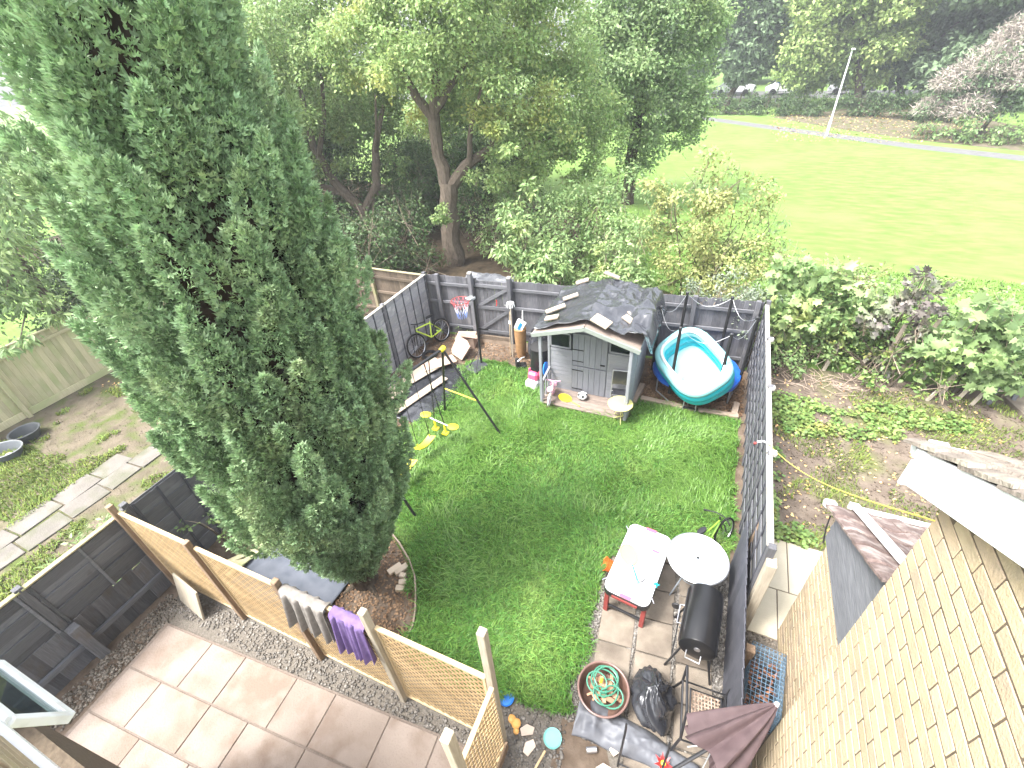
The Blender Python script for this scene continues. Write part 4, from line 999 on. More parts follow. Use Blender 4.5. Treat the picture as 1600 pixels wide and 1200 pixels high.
# keep more blades near the camera
keep = rng.random(N) < np.clip(1.15 - y / 13, .35, 1)
k &= keep & ~bare & ~thin
x, y = x[k], y[k]
lng = vn(x * .55 + 3, y * .55, 6)
nearp = np.clip((3.6 - y) / 1.8, 0, 1)
h = (0.065 + 0.06 * lng + .04 * nearp) * rng.uniform(.6, 1.35, len(x))
V, F = blades(x, y, h, rng.uniform(.009, .017, len(x)), 1.35, 0.007)
n2 = 42000; x2 = rng.uniform(-5.3, 1.0, n2); y2 = rng.uniform(2.0, 8.3, n2); q2 = inside(LAWN, x2, y2) & (vn(x2 * .7, y2 * 1.1, 41) * .5 + vn(x2 * 3, y2 * 3, 43) * .25 + rng.random(n2) * .25 > .52); x2, y2 = x2[q2], y2[q2]
V2, F2 = blades(x2, y2, rng.uniform(.10, .19, len(x2)), rng.uniform(.008, .013, len(x2)), 1.8, .025, 1.1, .75)
tag(np_obj('long_lawn_grass', V2, F2, mat('flopped_grass_pale_sheen', (0.105, 0.215, 0.038), (0.16, 0.28, 0.06), rough=0.4, scale=1.5, world=True, var=0.4, island=True, transl=0.2, spec=0.4)), 'long flopped grass in streaks over the lawn, sheen painted pale', 'grass', kind='stuff')  # paler green stands in for the glossy highlight on the flopped blades
tag(np_obj('lawn_grass', V, F, m_grass), 'lush uncut green lawn grass', 'grass', kind='stuff')
# sparse grass in the left-hand garden, at the park edge and in the vegetable bed
def patch(name, label, x0, y0, x1, y1, n, hh, w, m, th=.45, f=.8, poly=None):
    x = rng.uniform(x0, x1, n); y = rng.uniform(y0, y1, n)
    k = vn(x * f, y * f, 11) * .6 + vn(x * 3, y * 3, 12) * .4 > th
    if poly: k &= inside(poly, x, y)
    x, y = x[k], y[k]
    V, F = blades(x, y, hh * rng.uniform(.5, 1.3, len(x)), rng.uniform(.7, 1.3, len(x)) * w, 1.0, 0.004)
    tag(np_obj(name, V, F, m), label, 'grass', kind='stuff')
patch('yard_grass', 'patchy worn grass in the left-hand garden', -13.9, -1, -6.95, 6, 65000, .08, .018, m_grass2, .40, .9, [(-14, -1), (-10.6, -1), (-10.6, 3.6), (-9.6, 3.6), (-9.6, -1), (-6.9, -1), (-6.9, 6), (-14, 6)])
patch('meadow_edge_grass', 'bright meadow grass near the hedge', -5, 12, 9, 17, 16000, .07, .03, mat('meadow_blades', (0.1, 0.2, 0.032), (0.15, 0.26, 0.05), rough=.7, scale=.6, world=True, var=.25, island=True, transl=.2, spec=.2), .1)
patch('bed_weeds', 'thin weeds over the vegetable bed', 1.3, 5.5, 6.5, 10.4, 26000, .07, .014, m_grass2, .55, .9)
# ivy-like ground cover with round leaves
def cover(name, label, polys, n, size, m, hh=.14):
    parts = []
    for (cx, cy, sx, sy) in polys:
        k = int(n * sx * sy)
        a = rng.random(k) * 2 * PI; r = np.sqrt(rng.random(k)); x = cx + np.cos(a) * r * sx; y = cy + np.sin(a) * r * sy
        ok = vn(x * 3, y * 3, 15) > .33; x, y = x[ok], y[ok]; k = len(x)
        P = np.stack([x, y, rng.uniform(.02, hh, k)], 1)
        Nn = nrm(np.array([0, 0, 1.0]) + rng.normal(size=(k, 3)) * .35); T = nrm(rdir(k) * np.array([1, 1, .2]))
        parts.append(leaf_quads(P, T, Nn, rng.uniform(.6, 1.2, k) * size, rng.uniform(.6, 1.0, k) * size, -.12))
    V, F = merge(parts); tag(np_obj(name, V, F, m), label, 'plants', kind='stuff')
cover('strawberry_plants', 'leafy yellow green plants covering the vegetable bed', [(2.1, 8.9, .75, .5), (3.0, 8.75, .9, .45), (1.6, 7.2, .3, .45), (1.5, 6.1, .24, .6), (1.9, 5.65, .35, .2), (3.9, 9.3, .7, .35), (4.6, 9.4, .5, .3), (2.2, 8.3, .4, .2)], 2400, .085, m_ivy)
# ferny weeds over the left fence
for (c, lab) in (((-7.55, 1.0), 'ferny weed leaning over the black fence'), ((-7.8, 0.6), 'blue green weed patch beside the stepping path'), ((-8.2, 1.7), 'leggy weed by the stepping path')):
    shrub('weed', lab, (c[0], c[1], 0), [((c[0] + random.uniform(-.3, .3), c[1] + random.uniform(-.4, .4), random.uniform(.5, 1.5) if c[0] > -7.5 else random.uniform(.15, .6)), random.uniform(.2, .32)) for _ in range(5)], 1700, .1, m_leafM, cat='weed', sub=16, asp=.45)
shrub('weed', 'small green weed growing inside the grey fence', (-6.4, 2.3, 0), [((-6.4, 2.3, .5), .25), ((-6.5, 2.1, .8), .2)], 1400, .08, m_leafG, cat='weed')
shrub('weed', 'tuft of green below the back fence by the paving stack', (-6.0, 9.35, 0), [((-6.0, 9.3, .15), .2), ((-5.8, 9.35, .12), .15)], 1400, .12, m_leafG, cat='weed', asp=.2)
shrub('weed', 'green weed beside the pale fence tubs', (-13.8, 2.2, 0), [((-13.8, 2.2, .3), .3), ((-13.7, 1.9, .2), .25)], 1400, .1, m_leafM, cat='weed')
# fallen leaves
def litter(name, label, x0, y0, x1, y1, n, size, m, cond=None, z=.012):
    x = rng.uniform(x0, x1, n); y = rng.uniform(y0, y1, n)
    if cond is not None: k = cond(x, y); x, y = x[k], y[k]
    n = len(x); P = np.stack([x, y, np.full(n, z) + rng.uniform(0, .015, n)], 1)
    V, F = leaf_quads(P, nrm(rdir(n) * np.array([1, 1, .15])), nrm(np.array([0, 0, 1.0]) + rng.normal(size=(n, 3)) * .3), rng.uniform(.6, 1.2, n) * size, rng.uniform(.5, .9, n) * size, .2)
    tag(np_obj(name, V, F, m), label, 'leaves', kind='stuff')
litter('fallen_leaves', 'fallen yellow leaves on the left-hand garden', -13.8, 1, -9, 5.5, 700, .07, m_litter, lambda x, y: vn(x * .6, y * .6, 20) + .25 * (y > 3) > .5)
litter('fallen_leaves_park', 'pale fallen leaves under the lime tree', 2, 38, 15, 50, 900, .16, m_litter, None, .008)
litter('fallen_leaves_bed', 'fallen leaves on the vegetable bed', 1.3, 5.6, 5.5, 10.3, 800, .06, m_litter)
litter('bark_mulch', 'brown bark chips below the trampoline', -0.95, 8.35, 1.1, 10.0, 6500, .06, m_bark_chip)
litter('bark_mulch_left', 'bark chips round the swing and the gate', -6.7, 5.6, -3.2, 9.4, 5200, .05, m_bark_chip, lambda x, y: ~inside(LAWN, x, y))
litter('bark_mulch_bed', 'bark chips under the conifer', -6, 1.7, -2.8, 3.8, 5200, .045, m_bark_chip, lambda x, y: ~inside(LAWN, x, y))
# gravel
OCT_V = np.array([(1, 0, 0), (-1, 0, 0), (0, 1, 0), (0, -1, 0), (0, 0, .7), (0, 0, -.7)], float); OCT_F = np.array([(0, 2, 4), (2, 1, 4), (1, 3, 4), (3, 0, 4), (2, 0, 5), (1, 2, 5), (3, 1, 5), (0, 3, 5)])
def stones(name, label, polys, n, size, m=None):
    xs, ys = [], []
    for poly in polys:
        a = np.array(poly); k = n
        x = rng.uniform(a[:, 0].min(), a[:, 0].max(), k); y = rng.uniform(a[:, 1].min(), a[:, 1].max(), k); q = inside(poly, x, y); xs.append(x[q]); ys.append(y[q])
    x = np.concatenate(xs); y = np.concatenate(ys); k = len(x)
    s = rng.uniform(.5, 1.2, k)[:, None, None] * size
    V = OCT_V[None] * s * rng.uniform(.6, 1.2, (k, 6, 1)); th = rng.random(k) * 6.3; c, sn = np.cos(th)[:, None], np.sin(th)[:, None]
    V = np.stack([V[..., 0] * c - V[..., 1] * sn, V[..., 0] * sn + V[..., 1] * c, V[..., 2]], -1) + np.stack([x, y, np.full(k, .012)], 1)[:, None]
    tag(np_obj(name, V, (np.arange(k)[:, None, None] * 6 + OCT_F[None]).reshape(-1, 3), m or m_gravel), label, 'gravel', kind='stuff')
stones('gravel', 'grey gravel round the slabs and below the trellis', [[(-1.1, 0.3), (-.3, .3), (-.55, 1.95), (-1.35, 2.0), (-1.45, 1.7), (-1.1, 1.4)], [(-.72, 2.0), (-.5, 2.0), (-.5, 4.3), (-.7, 4.2)], [(-6.4, 1.13), (-1.3, 1.13), (-1.3, 1.46), (-6.4, 1.46)], [(.9, 2), (1.08, 2), (1.08, 4.6), (.9, 4.6)], [(-.08, 2.2), (0.0, 2.2), (0, 4.5), (-.08, 4.5)], [(.42, 2.2), (.5, 2.2), (.5, 4.5), (.42, 4.5)], [(-.4, 1.9), (1.0, 1.9), (1.0, 2.4), (-.4, 2.4)]], 1300, .024)
stones('rubble', 'stones and rubble along the black fence', [[(-6.65, -.5), (-6.25, -.5), (-6.25, 1.3), (-6.65, 1.3)], [(1.25, 1.0), (1.68, 1.0), (1.68, 3.9), (1.25, 3.9)]], 900, .026, mat('brown_rubble', (.1, .085, .068), (.2, .175, .145), rough=.95, scale=6, var=.45, island=True, spec=.15))

stones('soil_clods', 'crumbled soil clods over the vegetable bed', [[(1.3, 5.6), (6.5, 5.6), (6.5, 10.4), (1.3, 10.4)]], 3500, .024, m_rsoil)
stones('yard_clods', 'crumbs of soil on the left-hand garden', [[(-13.9, 0), (-9, 0), (-9, 6), (-13.9, 6)]], 2500, .012, m_yard)
# ------------------------------------------------------------------ playhouse
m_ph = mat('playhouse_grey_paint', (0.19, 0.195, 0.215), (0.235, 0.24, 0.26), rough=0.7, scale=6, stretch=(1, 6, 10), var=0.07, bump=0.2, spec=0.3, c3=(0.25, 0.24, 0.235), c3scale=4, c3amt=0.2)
m_phd = mat('playhouse_door_paint', (0.18, 0.185, 0.207), (0.22, 0.225, 0.25), rough=0.7, scale=6, stretch=(10, 6, 1), var=0.06, bump=0.2, spec=0.3)
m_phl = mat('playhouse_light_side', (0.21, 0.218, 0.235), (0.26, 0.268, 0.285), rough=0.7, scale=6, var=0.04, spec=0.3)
m_phg = mat('pale_green_trim', (0.2, 0.225, 0.198), (0.25, 0.272, 0.243), rough=0.7, scale=7, stretch=(1, 5, 8), var=0.05, spec=0.3)
m_deck = mat('worn_deck_boards', (0.18, 0.143, 0.12), (0.26, 0.21, 0.18), rough=0.85, scale=6, stretch=(1, 8, 8), var=0.15, bump=0.3, spec=0.2)
m_offcut = mat('pale_timber_offcut', (0.29, 0.235, 0.18), (0.38, 0.32, 0.26), rough=0.8, scale=6, stretch=(1, 6, 6), var=0.14, spec=0.2)
m_sleeper = mat('timber_sleeper', (0.25, 0.19, 0.145), (0.36, 0.29, 0.23), rough=0.85, scale=6, stretch=(1, 7, 7), var=0.12, bump=0.4, spec=0.2)
ph = thing('playhouse', 'grey wooden playhouse with stable door and porch under a black tarpaulin', 'playhouse', (-1.97, 7.4, 0))
for i in range(6):
    bx('deck_plank', (random.uniform(-.01, .01), 0.05 + i * 0.105, 0.095 + random.uniform(-.003, .003)), (1.9 if i else 1.84, 0.098, 0.03), m_deck, ph, (0, 0, random.uniform(-.006, .006)), 0.004)
MB().box((0, .33, .04), (1.84, .6, .07)).build('deck_frame', m_brownf, ph)
WY = 0.6
def wall_boards(x0, x1, z0, z1, y):
    z = z0
    while z < z1 - .03:
        h = min(.1, z1 - z)
        bx('board', ((x0 + x1) / 2, y + random.uniform(-.002, .002), z + h / 2), (round(x1 - x0, 3), .014, h - .004), m_ph, ph, (R(-4), 0, 0), .003)
        z += .098
wall_boards(-.93, -.4, .11, 1.16, WY); wall_boards(.35, .9, .11, 1.24, WY)
MB().box((0, WY + .03, .65), (1.8, .012, 1.0)).build('front_lining', m_phd, ph)
g2 = MB(); g2.prism([(-.93, 1.56), (.93, 1.56), (.93, 1.72), (0, 2.04), (-.93, 1.72)], 0, .014)
g2.v = [(x, WY + .02 + z, y) for x, y, z in g2.v]; g2.build('gable', m_ph, ph)
def window(x0, x1, z0, z1):
    w = MB()
    for a, b in (((x0, z0), (x1, z0)), ((x0, z1), (x1, z1)), ((x0, z0), (x0, z1)), ((x1, z0), (x1, z1))):
        w.bar((a[0], WY, a[1]), (b[0], WY, b[1]), .03, .03, (0, 1, 0))
    o = w.build('window', m_phl, ph)
    p = MB().box(((x0 + x1) / 2, WY + .006, (z0 + z1) / 2), (x1 - x0, .004, z1 - z0)).build('pane', wg, o)
window(-.88, -.45, 1.2, 1.54); window(.38, .82, 1.28, 1.54)
MB().box((-.92, WY, .85), (.05, .05, 1.5)).box((.92, WY, .85), (.05, .05, 1.5)).build('corner_trim', m_phl, ph, bevel=.004)
for lf, (z0, z1) in (('upper_door', (.82, 1.6)), ('lower_door', (.11, .80))):
    d = bx(lf, (-.025, WY - .004, (z0 + z1) / 2), (.74, .01, z1 - z0), m_phd, ph)
    for k in range(6):
        bx('plank', (-.305 + k * .122, -.012, 0), (.116, .014, z1 - z0 - .01), m_phd, d, bevel=.004)
    for hz in ((-.28, -.0) if lf == 'upper_door' else (.24, -.25)):
        bx('strap_hinge', (-.25, -.024, hz), (.24, .006, .022), m_rubber, d, bevel=.002)
    if lf == 'upper_door': bx('latch', (.28, -.03, -.28), (.1, .02, .025), m_rubber, d, bevel=.003)
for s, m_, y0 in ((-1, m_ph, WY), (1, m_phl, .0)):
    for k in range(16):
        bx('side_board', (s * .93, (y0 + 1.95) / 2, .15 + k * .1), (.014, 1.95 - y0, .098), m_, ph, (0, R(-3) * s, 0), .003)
MB().box((0, 1.95, .93), (1.86, .02, 1.64)).build('back_wall', m_ph, ph)
bx('porch_post', (-.9, .03, .95), (.06, .06, 1.72), m_phl, ph, bevel=.005)
bx('porch_post', (.9, -.0, .95), (.06, .05, 1.72), m_phl, ph, bevel=.005)
bx('balustrade_rail', (-.9, .31, .62), (.045, .52, .045), m_phl, ph, (R(8), 0, 0), .004)
for k in range(3): bx('baluster', (-.9, .15 + k * .15, .36), (.03, .04, .5), m_phl, ph, bevel=.003)
RS = math.atan2(.3, 1.0)
def roofz(x): return 2.12 - abs(x) * .3
for s in (-1, 1):
    mb = MB(); a = roofz(0); b = roofz(1.04)
    mb.add([(0, -.02, a), (s * 1.04, -.02, b), (s * 1.04, 2.1, b), (0, 2.1, a)], [(0, 1, 2, 3)]); mb.build('roof_slope', m_deck, ph, solid=.02)
    MB().bar((0, -.035, a - .03), (s * 1.06, -.035, b - .03), .025, .09, (0, 0, 1)).build('bargeboard', m_phg, ph, bevel=.004)
# tarpaulin over the roof
tp = thing('tarpaulin', 'crumpled shiny black tarpaulin draped over the playhouse roof', 'tarpaulin', (-1.97, 7.4, 2.0))
def tarpfn(a, b):
    x = -1.04 + a * 2.24; y = .02 + b * 2.16
    z = 2.12 - abs(x) * .3 if abs(x) < 1.04 else roofz(1.04) - (abs(x) - 1.04) * 2.2
    c = float(crease(x, y, 31, 1.9, 3)); e = float(crease(x + y * .6, y * .4, 37, 1.3, 2))
    amp = .15 + .13 * max(0, x + .2)
    z += .02 + amp * c * .9 + .16 * max(0, e - .5)
    if x > .75: x2 = x + .06 * float(vn(y * 4, 2, 3)); z += .1 * float(vn(y * 3, x * 3, 5)); x = x2
    y += .04 * (float(vn(x * 4, y * 3, 9)) - .5)
    if b > .93: z -= (b - .93) * 2.2
    return (x, y, z - 2.0)
m_ = MB(); m_.grid(90, 84, tarpfn); m_.build('sheet', m_tarp, tp, smooth=False, solid=.003)
for f in tp.children: 
    for p in f.data.polygons: p.use_smooth = True
OFF = [(-.62, 1.12, .28, .10, 25, 'left, nearest the ridge'), (-.78, .62, .36, .11, 28, 'left, middle'), (-.72, .22, .24, .13, 5, 'left, lowest'), (.28, .12, .3, .22, -14, 'front right below the ridge'), (.62, .88, .24, .13, -30, 'right, upper'), (.72, .55, .25, .13, -25, 'right, lower'), (-.6, 1.9, .25, .12, 20, 'back left'), (.02, 2.0, .3, .1, 0, 'at the back of the ridge')]
for x, y, l, w, a, wh in OFF:
    s = -1 if x > 0 else 1
    o = bx('roof_weight', (-1.97 + x, 7.4 + y, roofz(x) + .185), (l * 1.15, w * 1.25, .035), m_offcut, None, (0, R(16.7) * -s, R(a)), .006)
    tag(o, 'pale timber offcut weighing down the tarpaulin, ' + wh, 'offcut', 'timber offcuts on the playhouse roof')

# things on the porch
def ring(c, r, n=24, ax='y', tilt=0):
    out = []
    for k in range(n):
        t = 2 * PI * k / n
        p = Vector((r * math.cos(t), 0, r * math.sin(t))) if ax == 'y' else (Vector((0, r * math.cos(t), r * math.sin(t))) if ax == 'x' else Vector((r * math.cos(t), r * math.sin(t), 0)))
        out.append(Vector(c) + p)
    return out
def wheel(par, c, r, tw, ax, mt, mr, spokes=10, disc=None):
    t = MB().tube(ring(c, r, 28, ax), tw, 7, closed=True).build('tyre', mt, par, smooth=True)
    rb = MB().tube(ring(c, r - tw, 24, ax), tw * .45, 5, closed=True)
    for k in range(spokes):
        a = 2 * PI * k / spokes
        p = Vector((math.cos(a), 0, math.sin(a))) if ax == 'y' else Vector((0, math.cos(a), math.sin(a)))
        rb.tube([Vector(c), Vector(c) + p * (r - tw)], .0022 if not disc else .006, 4)
    rb.build('rim', mr, par)
    if disc: MB().lathe([(.001, -.012), (r * .72, -.008), (r * .72, .008), (.001, .012)], 20, c, Matrix.Rotation(PI / 2, 3, 'X' if ax == 'y' else 'Y')).build('wheel_disc', disc, par, smooth=True)
pb = thing('balance_bike', "small pink and white child's bike on the porch", 'bicycle', (-2.7, 7.57, .11), R(96))
wheel(pb, (-.2, 0, .11), .11, .02, 'y', m_white, m_palepink, 8, m_palepink); wheel(pb, (.2, 0, .11), .11, .02, 'y', m_palepink, m_white, 8, m_palepink)
MB().tube([(-.2, 0, .12), (-.06, 0, .2), (.14, 0, .26), (.16, 0, .36)], .018, 8).tube([(.2, 0, .11), (.16, 0, .3)], .015, 8).tube([(-.06, 0, .2), (-.1, 0, .32)], .014, 8).build('frame', m_white, pb, smooth=True)
MB().tube([(.14, -.17, .4), (.16, 0, .37), (.14, .17, .4)], .013, 8).build('handlebar', m_palepink, pb, smooth=True)
MB().lathe([(.01, -.02), (.06, -.01), (.065, .015), (.03, .03)], 14, (-.11, 0, .34), sx=1.5).build('saddle', m_palepink, pb, smooth=True)
MB().box((.2, 0, .26), (.06, .16, .1)).build('basket', m_palepink, pb, bevel=.02)
def racket(name, label, loc, rotz, m_head, m_grip, L=.52, tilt=0):
    t = thing(name, label, 'racket', loc, rotz)
    if tilt: t.rotation_euler = (0, tilt, rotz)
    rim = [Vector((.13 * math.cos(a) * 1.25 + .3, .1 * math.sin(a) * 1.15, 0)) for a in np.linspace(0, 2 * PI, 26)[:-1]]
    h = MB().tube(rim, .008, 6, closed=True)
    h.build('frame', m_head, t, smooth=True)
    st = MB(); st.add([tuple(p) for p in rim], [tuple(range(25))]); st.build('strings', m_head, t, solid=.004)
    MB().tube([(.15, 0, 0), (.06, 0, 0), (-.12, 0, 0)], [.009, .01, .014], 7).build('handle', m_grip, t, smooth=True)
racket('racket', 'yellow toy racket lying on the porch deck', (-2.15, 7.55, .125), R(155), m_yellow, m_lime)
bl = thing('football', 'flat black and white football on the porch deck', 'ball', (-2.06, 7.78, .11))
fb = bpy.data.meshes.new('ball'); bmm = bmesh.new(); bmesh.ops.create_icosphere(bmm, subdivisions=3, radius=.11)
for v in bmm.verts:
    v.co.z = v.co.z * .82 + .09
    if v.co.z > .13: v.co.z -= (v.co.z - .13) * .4 + .03 * max(0, 1 - (v.co.x ** 2 + v.co.y ** 2) / .004)
bmm.to_mesh(fb); 
fb.materials.append(m_white); fb.materials.append(m_black)
ico = bmesh.new(); bmesh.ops.create_icosphere(ico, subdivisions=1, radius=1.0); dirs = [v.co.normalized() for v in ico.verts]; ico.free()
for p in fb.polygons:
    p.use_smooth = True; c = (p.center - Vector((0, 0, .09))).normalized()
    if max(c.dot(d) for d in dirs) > .945: p.material_index = 1
bmm.free(); link(bpy.data.objects.new('ball_skin', fb), bl)
yt = thing('side_table', 'round pale yellow metal side table in front of the porch', 'table', (-1.18, 7.4, 0))
m_paley = plain('pale_yellow_enamel', (0.6, 0.57, 0.2), .4)
MB().lathe([(.001, -.012), (.24, -.012), (.25, 0), (.24, .01), (.001, .01)], 32, (0, 0, .5)).build('table_top', m_paley, yt, smooth=True)
for k in range(3):
    a = 2 * PI * k / 3 + .5
    MB().tube([(.05 * math.cos(a), .05 * math.sin(a), .49), (-.1 * math.cos(a), -.1 * math.sin(a), .25), (.22 * math.cos(a + .4), .22 * math.sin(a + .4), .012)], .009, 7).build('leg', m_paley, yt, smooth=True)
fc = thing('folding_chair', 'black folding chair leaning behind the yellow table', 'chair', (-1.25, 7.75, .11), R(8))
def chair_frame(t, m):
    for s in (-1, 1):
        MB().tube([(s * .2, -.02, .02), (s * .2, .12, .42), (s * .2, .2, .8)], .011, 7).build('back_leg', m, t, smooth=True)
        MB().tube([(s * .18, .22, .02), (s * .18, .0, .42)], .011, 7).build('front_leg', m, t, smooth=True)
    MB().tube([(-.2, .2, .8), (.2, .2, .8)], .011, 7).build('top_rail', m, t)
chair_frame(fc, m_steel)
MB().grid(6, 6, lambda a, b: (-.19 + a * .38, .13 + b * .06 + .02 * math.sin(a * PI), .5 + b * .28)).build('backrest', m_blackp, fc, solid=.006)
MB().grid(6, 6, lambda a, b: (-.19 + a * .38, -.1 + b * .2, .42 - .01 * math.sin(a * PI))).build('seat', m_blackp, fc, solid=.006)

# timber edging of the trampoline corner
for i, (a, b, lab) in enumerate((((-.9, 8.26), (.25, 8.2), 'long timber edging in front of the trampoline'), ((.28, 8.22), (1.05, 8.27), 'timber edging near the tall fence'), ((-1.02, 8.05), (-.95, 8.75), 'timber sleeper beside the playhouse wall'), ((.96, 8.3), (1.0, 8.72), 'short grey sleeper block by the tall fence'))):
    d = Vector(b) - Vector(a)
    o = bx('timber_edging', ((a[0] + b[0]) / 2, (a[1] + b[1]) / 2, .06), (round(d.length, 2), .12, .12), m_sleeper, None, (0, R(random.uniform(-1, 1)), math.atan2(d.y, d.x)), .012); tag(o, lab, 'timber')
# ------------------------------------------------------------------ trampoline and paddling pool
tm = thing('trampoline', 'round trampoline with blue pad and black net poles in the corner', 'trampoline', (.08, 9.12, 0))
TR = .84
MB().tube(ring((0, 0, .5), TR, 40, 'z'), .02, 8, closed=True).build('frame', m_steel, tm, smooth=True)
MB().lathe([(.001, .49), (TR - .16, .48)], 36, cap=False).build('jumping_mat', m_rubber, tm, solid=.006)
pad = MB(); pad.lathe([(TR - .17, .505), (TR - .15, .535), (TR - .02, .54), (TR + .06, .5), (TR + .065, .43), (TR + .05, .43), (TR - .02, .5), (TR - .17, .50)], 44, cap=False)
pad.v = [(x, y, z + .012 * math.sin(14 * math.atan2(y, x))) for x, y, z in pad.v]
pad.build('blue_pad', plain('blue_pvc', (0.012, 0.11, 0.52), .3, spec=.6), tm, smooth=True)
for k in range(3):
    a = R(240 + k * 120); p, q = a - .5, a + .5
    MB().tube([(TR * math.cos(p), TR * math.sin(p), .5), (TR * math.cos(p), TR * math.sin(p), .04), (TR * .98 * math.cos(a), TR * .98 * math.sin(a), .02), (TR * math.cos(q), TR * math.sin(q), .04), (TR * math.cos(q), TR * math.sin(q), .5)], .018, 8).build('leg', m_steel, tm, smooth=True)
POLES = []
for k in range(6):
    a = R(-118 + k * 60); c, s = math.cos(a), math.sin(a); b = (TR + .06)
    POLES.append(Vector((b * c, b * s, 1.85)))
    MB().tube([(b * c, b * s, .3), (b * c, b * s, 1.85)], .032, 10).build('net_pole', m_rubber, tm, smooth=True)
    MB().lathe([(.034, 0), (.034, .03), (.015, .045)], 10, (b * c, b * s, 1.85)).build('pole_cap', m_black, tm)
for k in range(6):
    a, b = POLES[k], POLES[(k + 1) % 6]
    MB().tube([a.lerp(b, t) + Vector((0, 0, -.25 * math.sin(PI * t))) for t in np.linspace(0, 1, 9)], .004, 4).build('net_cord', m_steel, tm)
ld = thing('trampoline_ladder', 'small metal ladder at the front of the trampoline', 'ladder', (.1, 8.1, 0))
for s in (-1, 1): MB().tube([(s * .12, 0, .0), (s * .12, .16, .5)], .013, 7).build('rail', m_steel, ld, smooth=True)
for z in (.15, .32): MB().bar((-.12, z * .32, z), (.12, z * .32, z), .05, .02).build('rung', m_black, ld)
# inflatable paddling pool tipped over the trampoline
pl = thing('paddling_pool', 'turquoise and white inflatable paddling pool tipped on the trampoline', 'pool', (.05, 8.72, .72), R(-38))
pl.rotation_euler = (Matrix.Rotation(R(27), 3, 'X') @ Matrix.Rotation(R(-12), 3, 'Y') @ Matrix.Rotation(R(-48), 3, 'Z')).to_euler()
def rrect(t, hx, hy, r):
    a = 2 * PI * t; c, s = math.cos(a), math.sin(a); p = 3.2
    k = (abs(c) ** p + abs(s) ** p) ** (-1 / p)
    return Vector((hx * k * c, hy * k * s, 0))
def rtube(hx, hy, z, rad, n=56, seg=14, wob=.0):
    pts = [rrect(k / n, hx, hy, .3) + Vector((0, 0, z + wob * math.sin(6 * PI * k / n))) for k in range(n)]
    return MB().tube(pts, rad, seg, closed=True)
rtube(.70, .50, .0, .11).build('lower_ring', m_teal, pl, smooth=True)
rtube(.71, .51, .17, .115, wob=.012).build('middle_ring', m_teal, pl, smooth=True)
rtube(.71, .51, .335, .10, wob=.02).build('top_ring', m_aqua, pl, smooth=True)
fl = MB(); fl.grid(20, 20, lambda a, b: (-.66 + 1.32 * a, -.47 + .94 * b, -.01 + .02 * float(vn(a * 6, b * 6, 4)))); fl.build('floor', plain('aqua_print_vinyl', (.2, .45, .5), .3), pl, solid=.006)
rtube(.66, .46, .44, .03, wob=.02).build('white_rim', m_white, pl, smooth=True)

# ------------------------------------------------------------------ basketball hoop
bb_ = thing('basketball_stand', 'low basketball hoop on a black pole with a filled base', 'basketball hoop', (-4.85, 8.3, 0), R(-20))
MB().prism([(-.22, -.3), (.22, -.3), (.2, .18), (-.2, .18)], 0, .09).build('base', plain('dark_grey_plastic', (.05, .052, .06), .4), bb_, bevel=.025)
MB().tube([(0, .1, .05), (0, .1, 1.9)], .026, 10).build('pole', m_black, bb_, smooth=True)
MB().tube([(-.12, -.2, .08), (0, .1, .5)], .01, 6).tube([(.12, -.2, .08), (0, .1, .5)], .01, 6).build('brace', m_black, bb_)
MB().box((-.02, .02, 1.86), (.16, .18, .06)).build('bracket', m_steel, bb_, bevel=.01)
MB().tube(ring((-.12, -.2, 1.86), .21, 28, 'z'), .01, 7, closed=True).build('rim', m_dred, bb_, smooth=True)
net = [MB(), MB(), MB()]; nm = (plain('red_net_cord', (.6, .12, .15)), plain('white_net_cord', (.75, .72, .75)), plain('blue_net_cord', (.2, .28, .6)))
for k in range(12):
    for sgn in (1, -1):
        for lv in range(3):
            p = []
            for q in (lv / 3, (lv + .5) / 3, (lv + 1) / 3):
                a = 2 * PI * (k + sgn * q * 1.5) / 12; r = .2 - .1 * q ** .8
                p.append((-.12 + r * math.cos(a), -.2 + r * math.sin(a), 1.86 - .42 * q))
            net[lv].tube(p, .006, 4)
for i in range(3): net[i].build('net', nm[i], bb_)

# ------------------------------------------------------------------ swing set
sw = thing('swing_set', 'black tubular swing frame with yellow joints beside the conifer', 'swing', (-4.5, 5.1, 0))
def L(p): return Vector(p) - Vector((-4.5, 5.1, 0))
A1, A2 = (-4.3, 6.12, 1.96), (-4.78, 4.0, 1.96)
MB().tube([L(A1), L(A2)], .028, 10).build('beam', m_black, sw, smooth=True)
for ap, legs in ((A1, ((-3.32, 6.24, 0), (-4.79, 6.5, 0))), (A2, ((-3.86, 3.87, 0), (-5.4, 3.95, 0)))):
    for lg in legs: MB().tube([L(ap), L(lg)], .024, 9).build('leg', m_black, sw, smooth=True)
    MB().lathe([(.03, -.07), (.05, -.05), (.05, .05), (.03, .07)], 12, L(ap), Matrix.Rotation(PI / 2, 3, 'X')).build('yellow_joint', m_yellow, sw, smooth=True)
    a, b = Vector(legs[0]).lerp(Vector(ap), .42), Vector(legs[1]).lerp(Vector(ap), .42)
    MB().tube([L(a), L(b)], .012, 7).build('yellow_tie', m_yellow, sw)
def beam(t): return Vector(A1).lerp(Vector(A2), t)
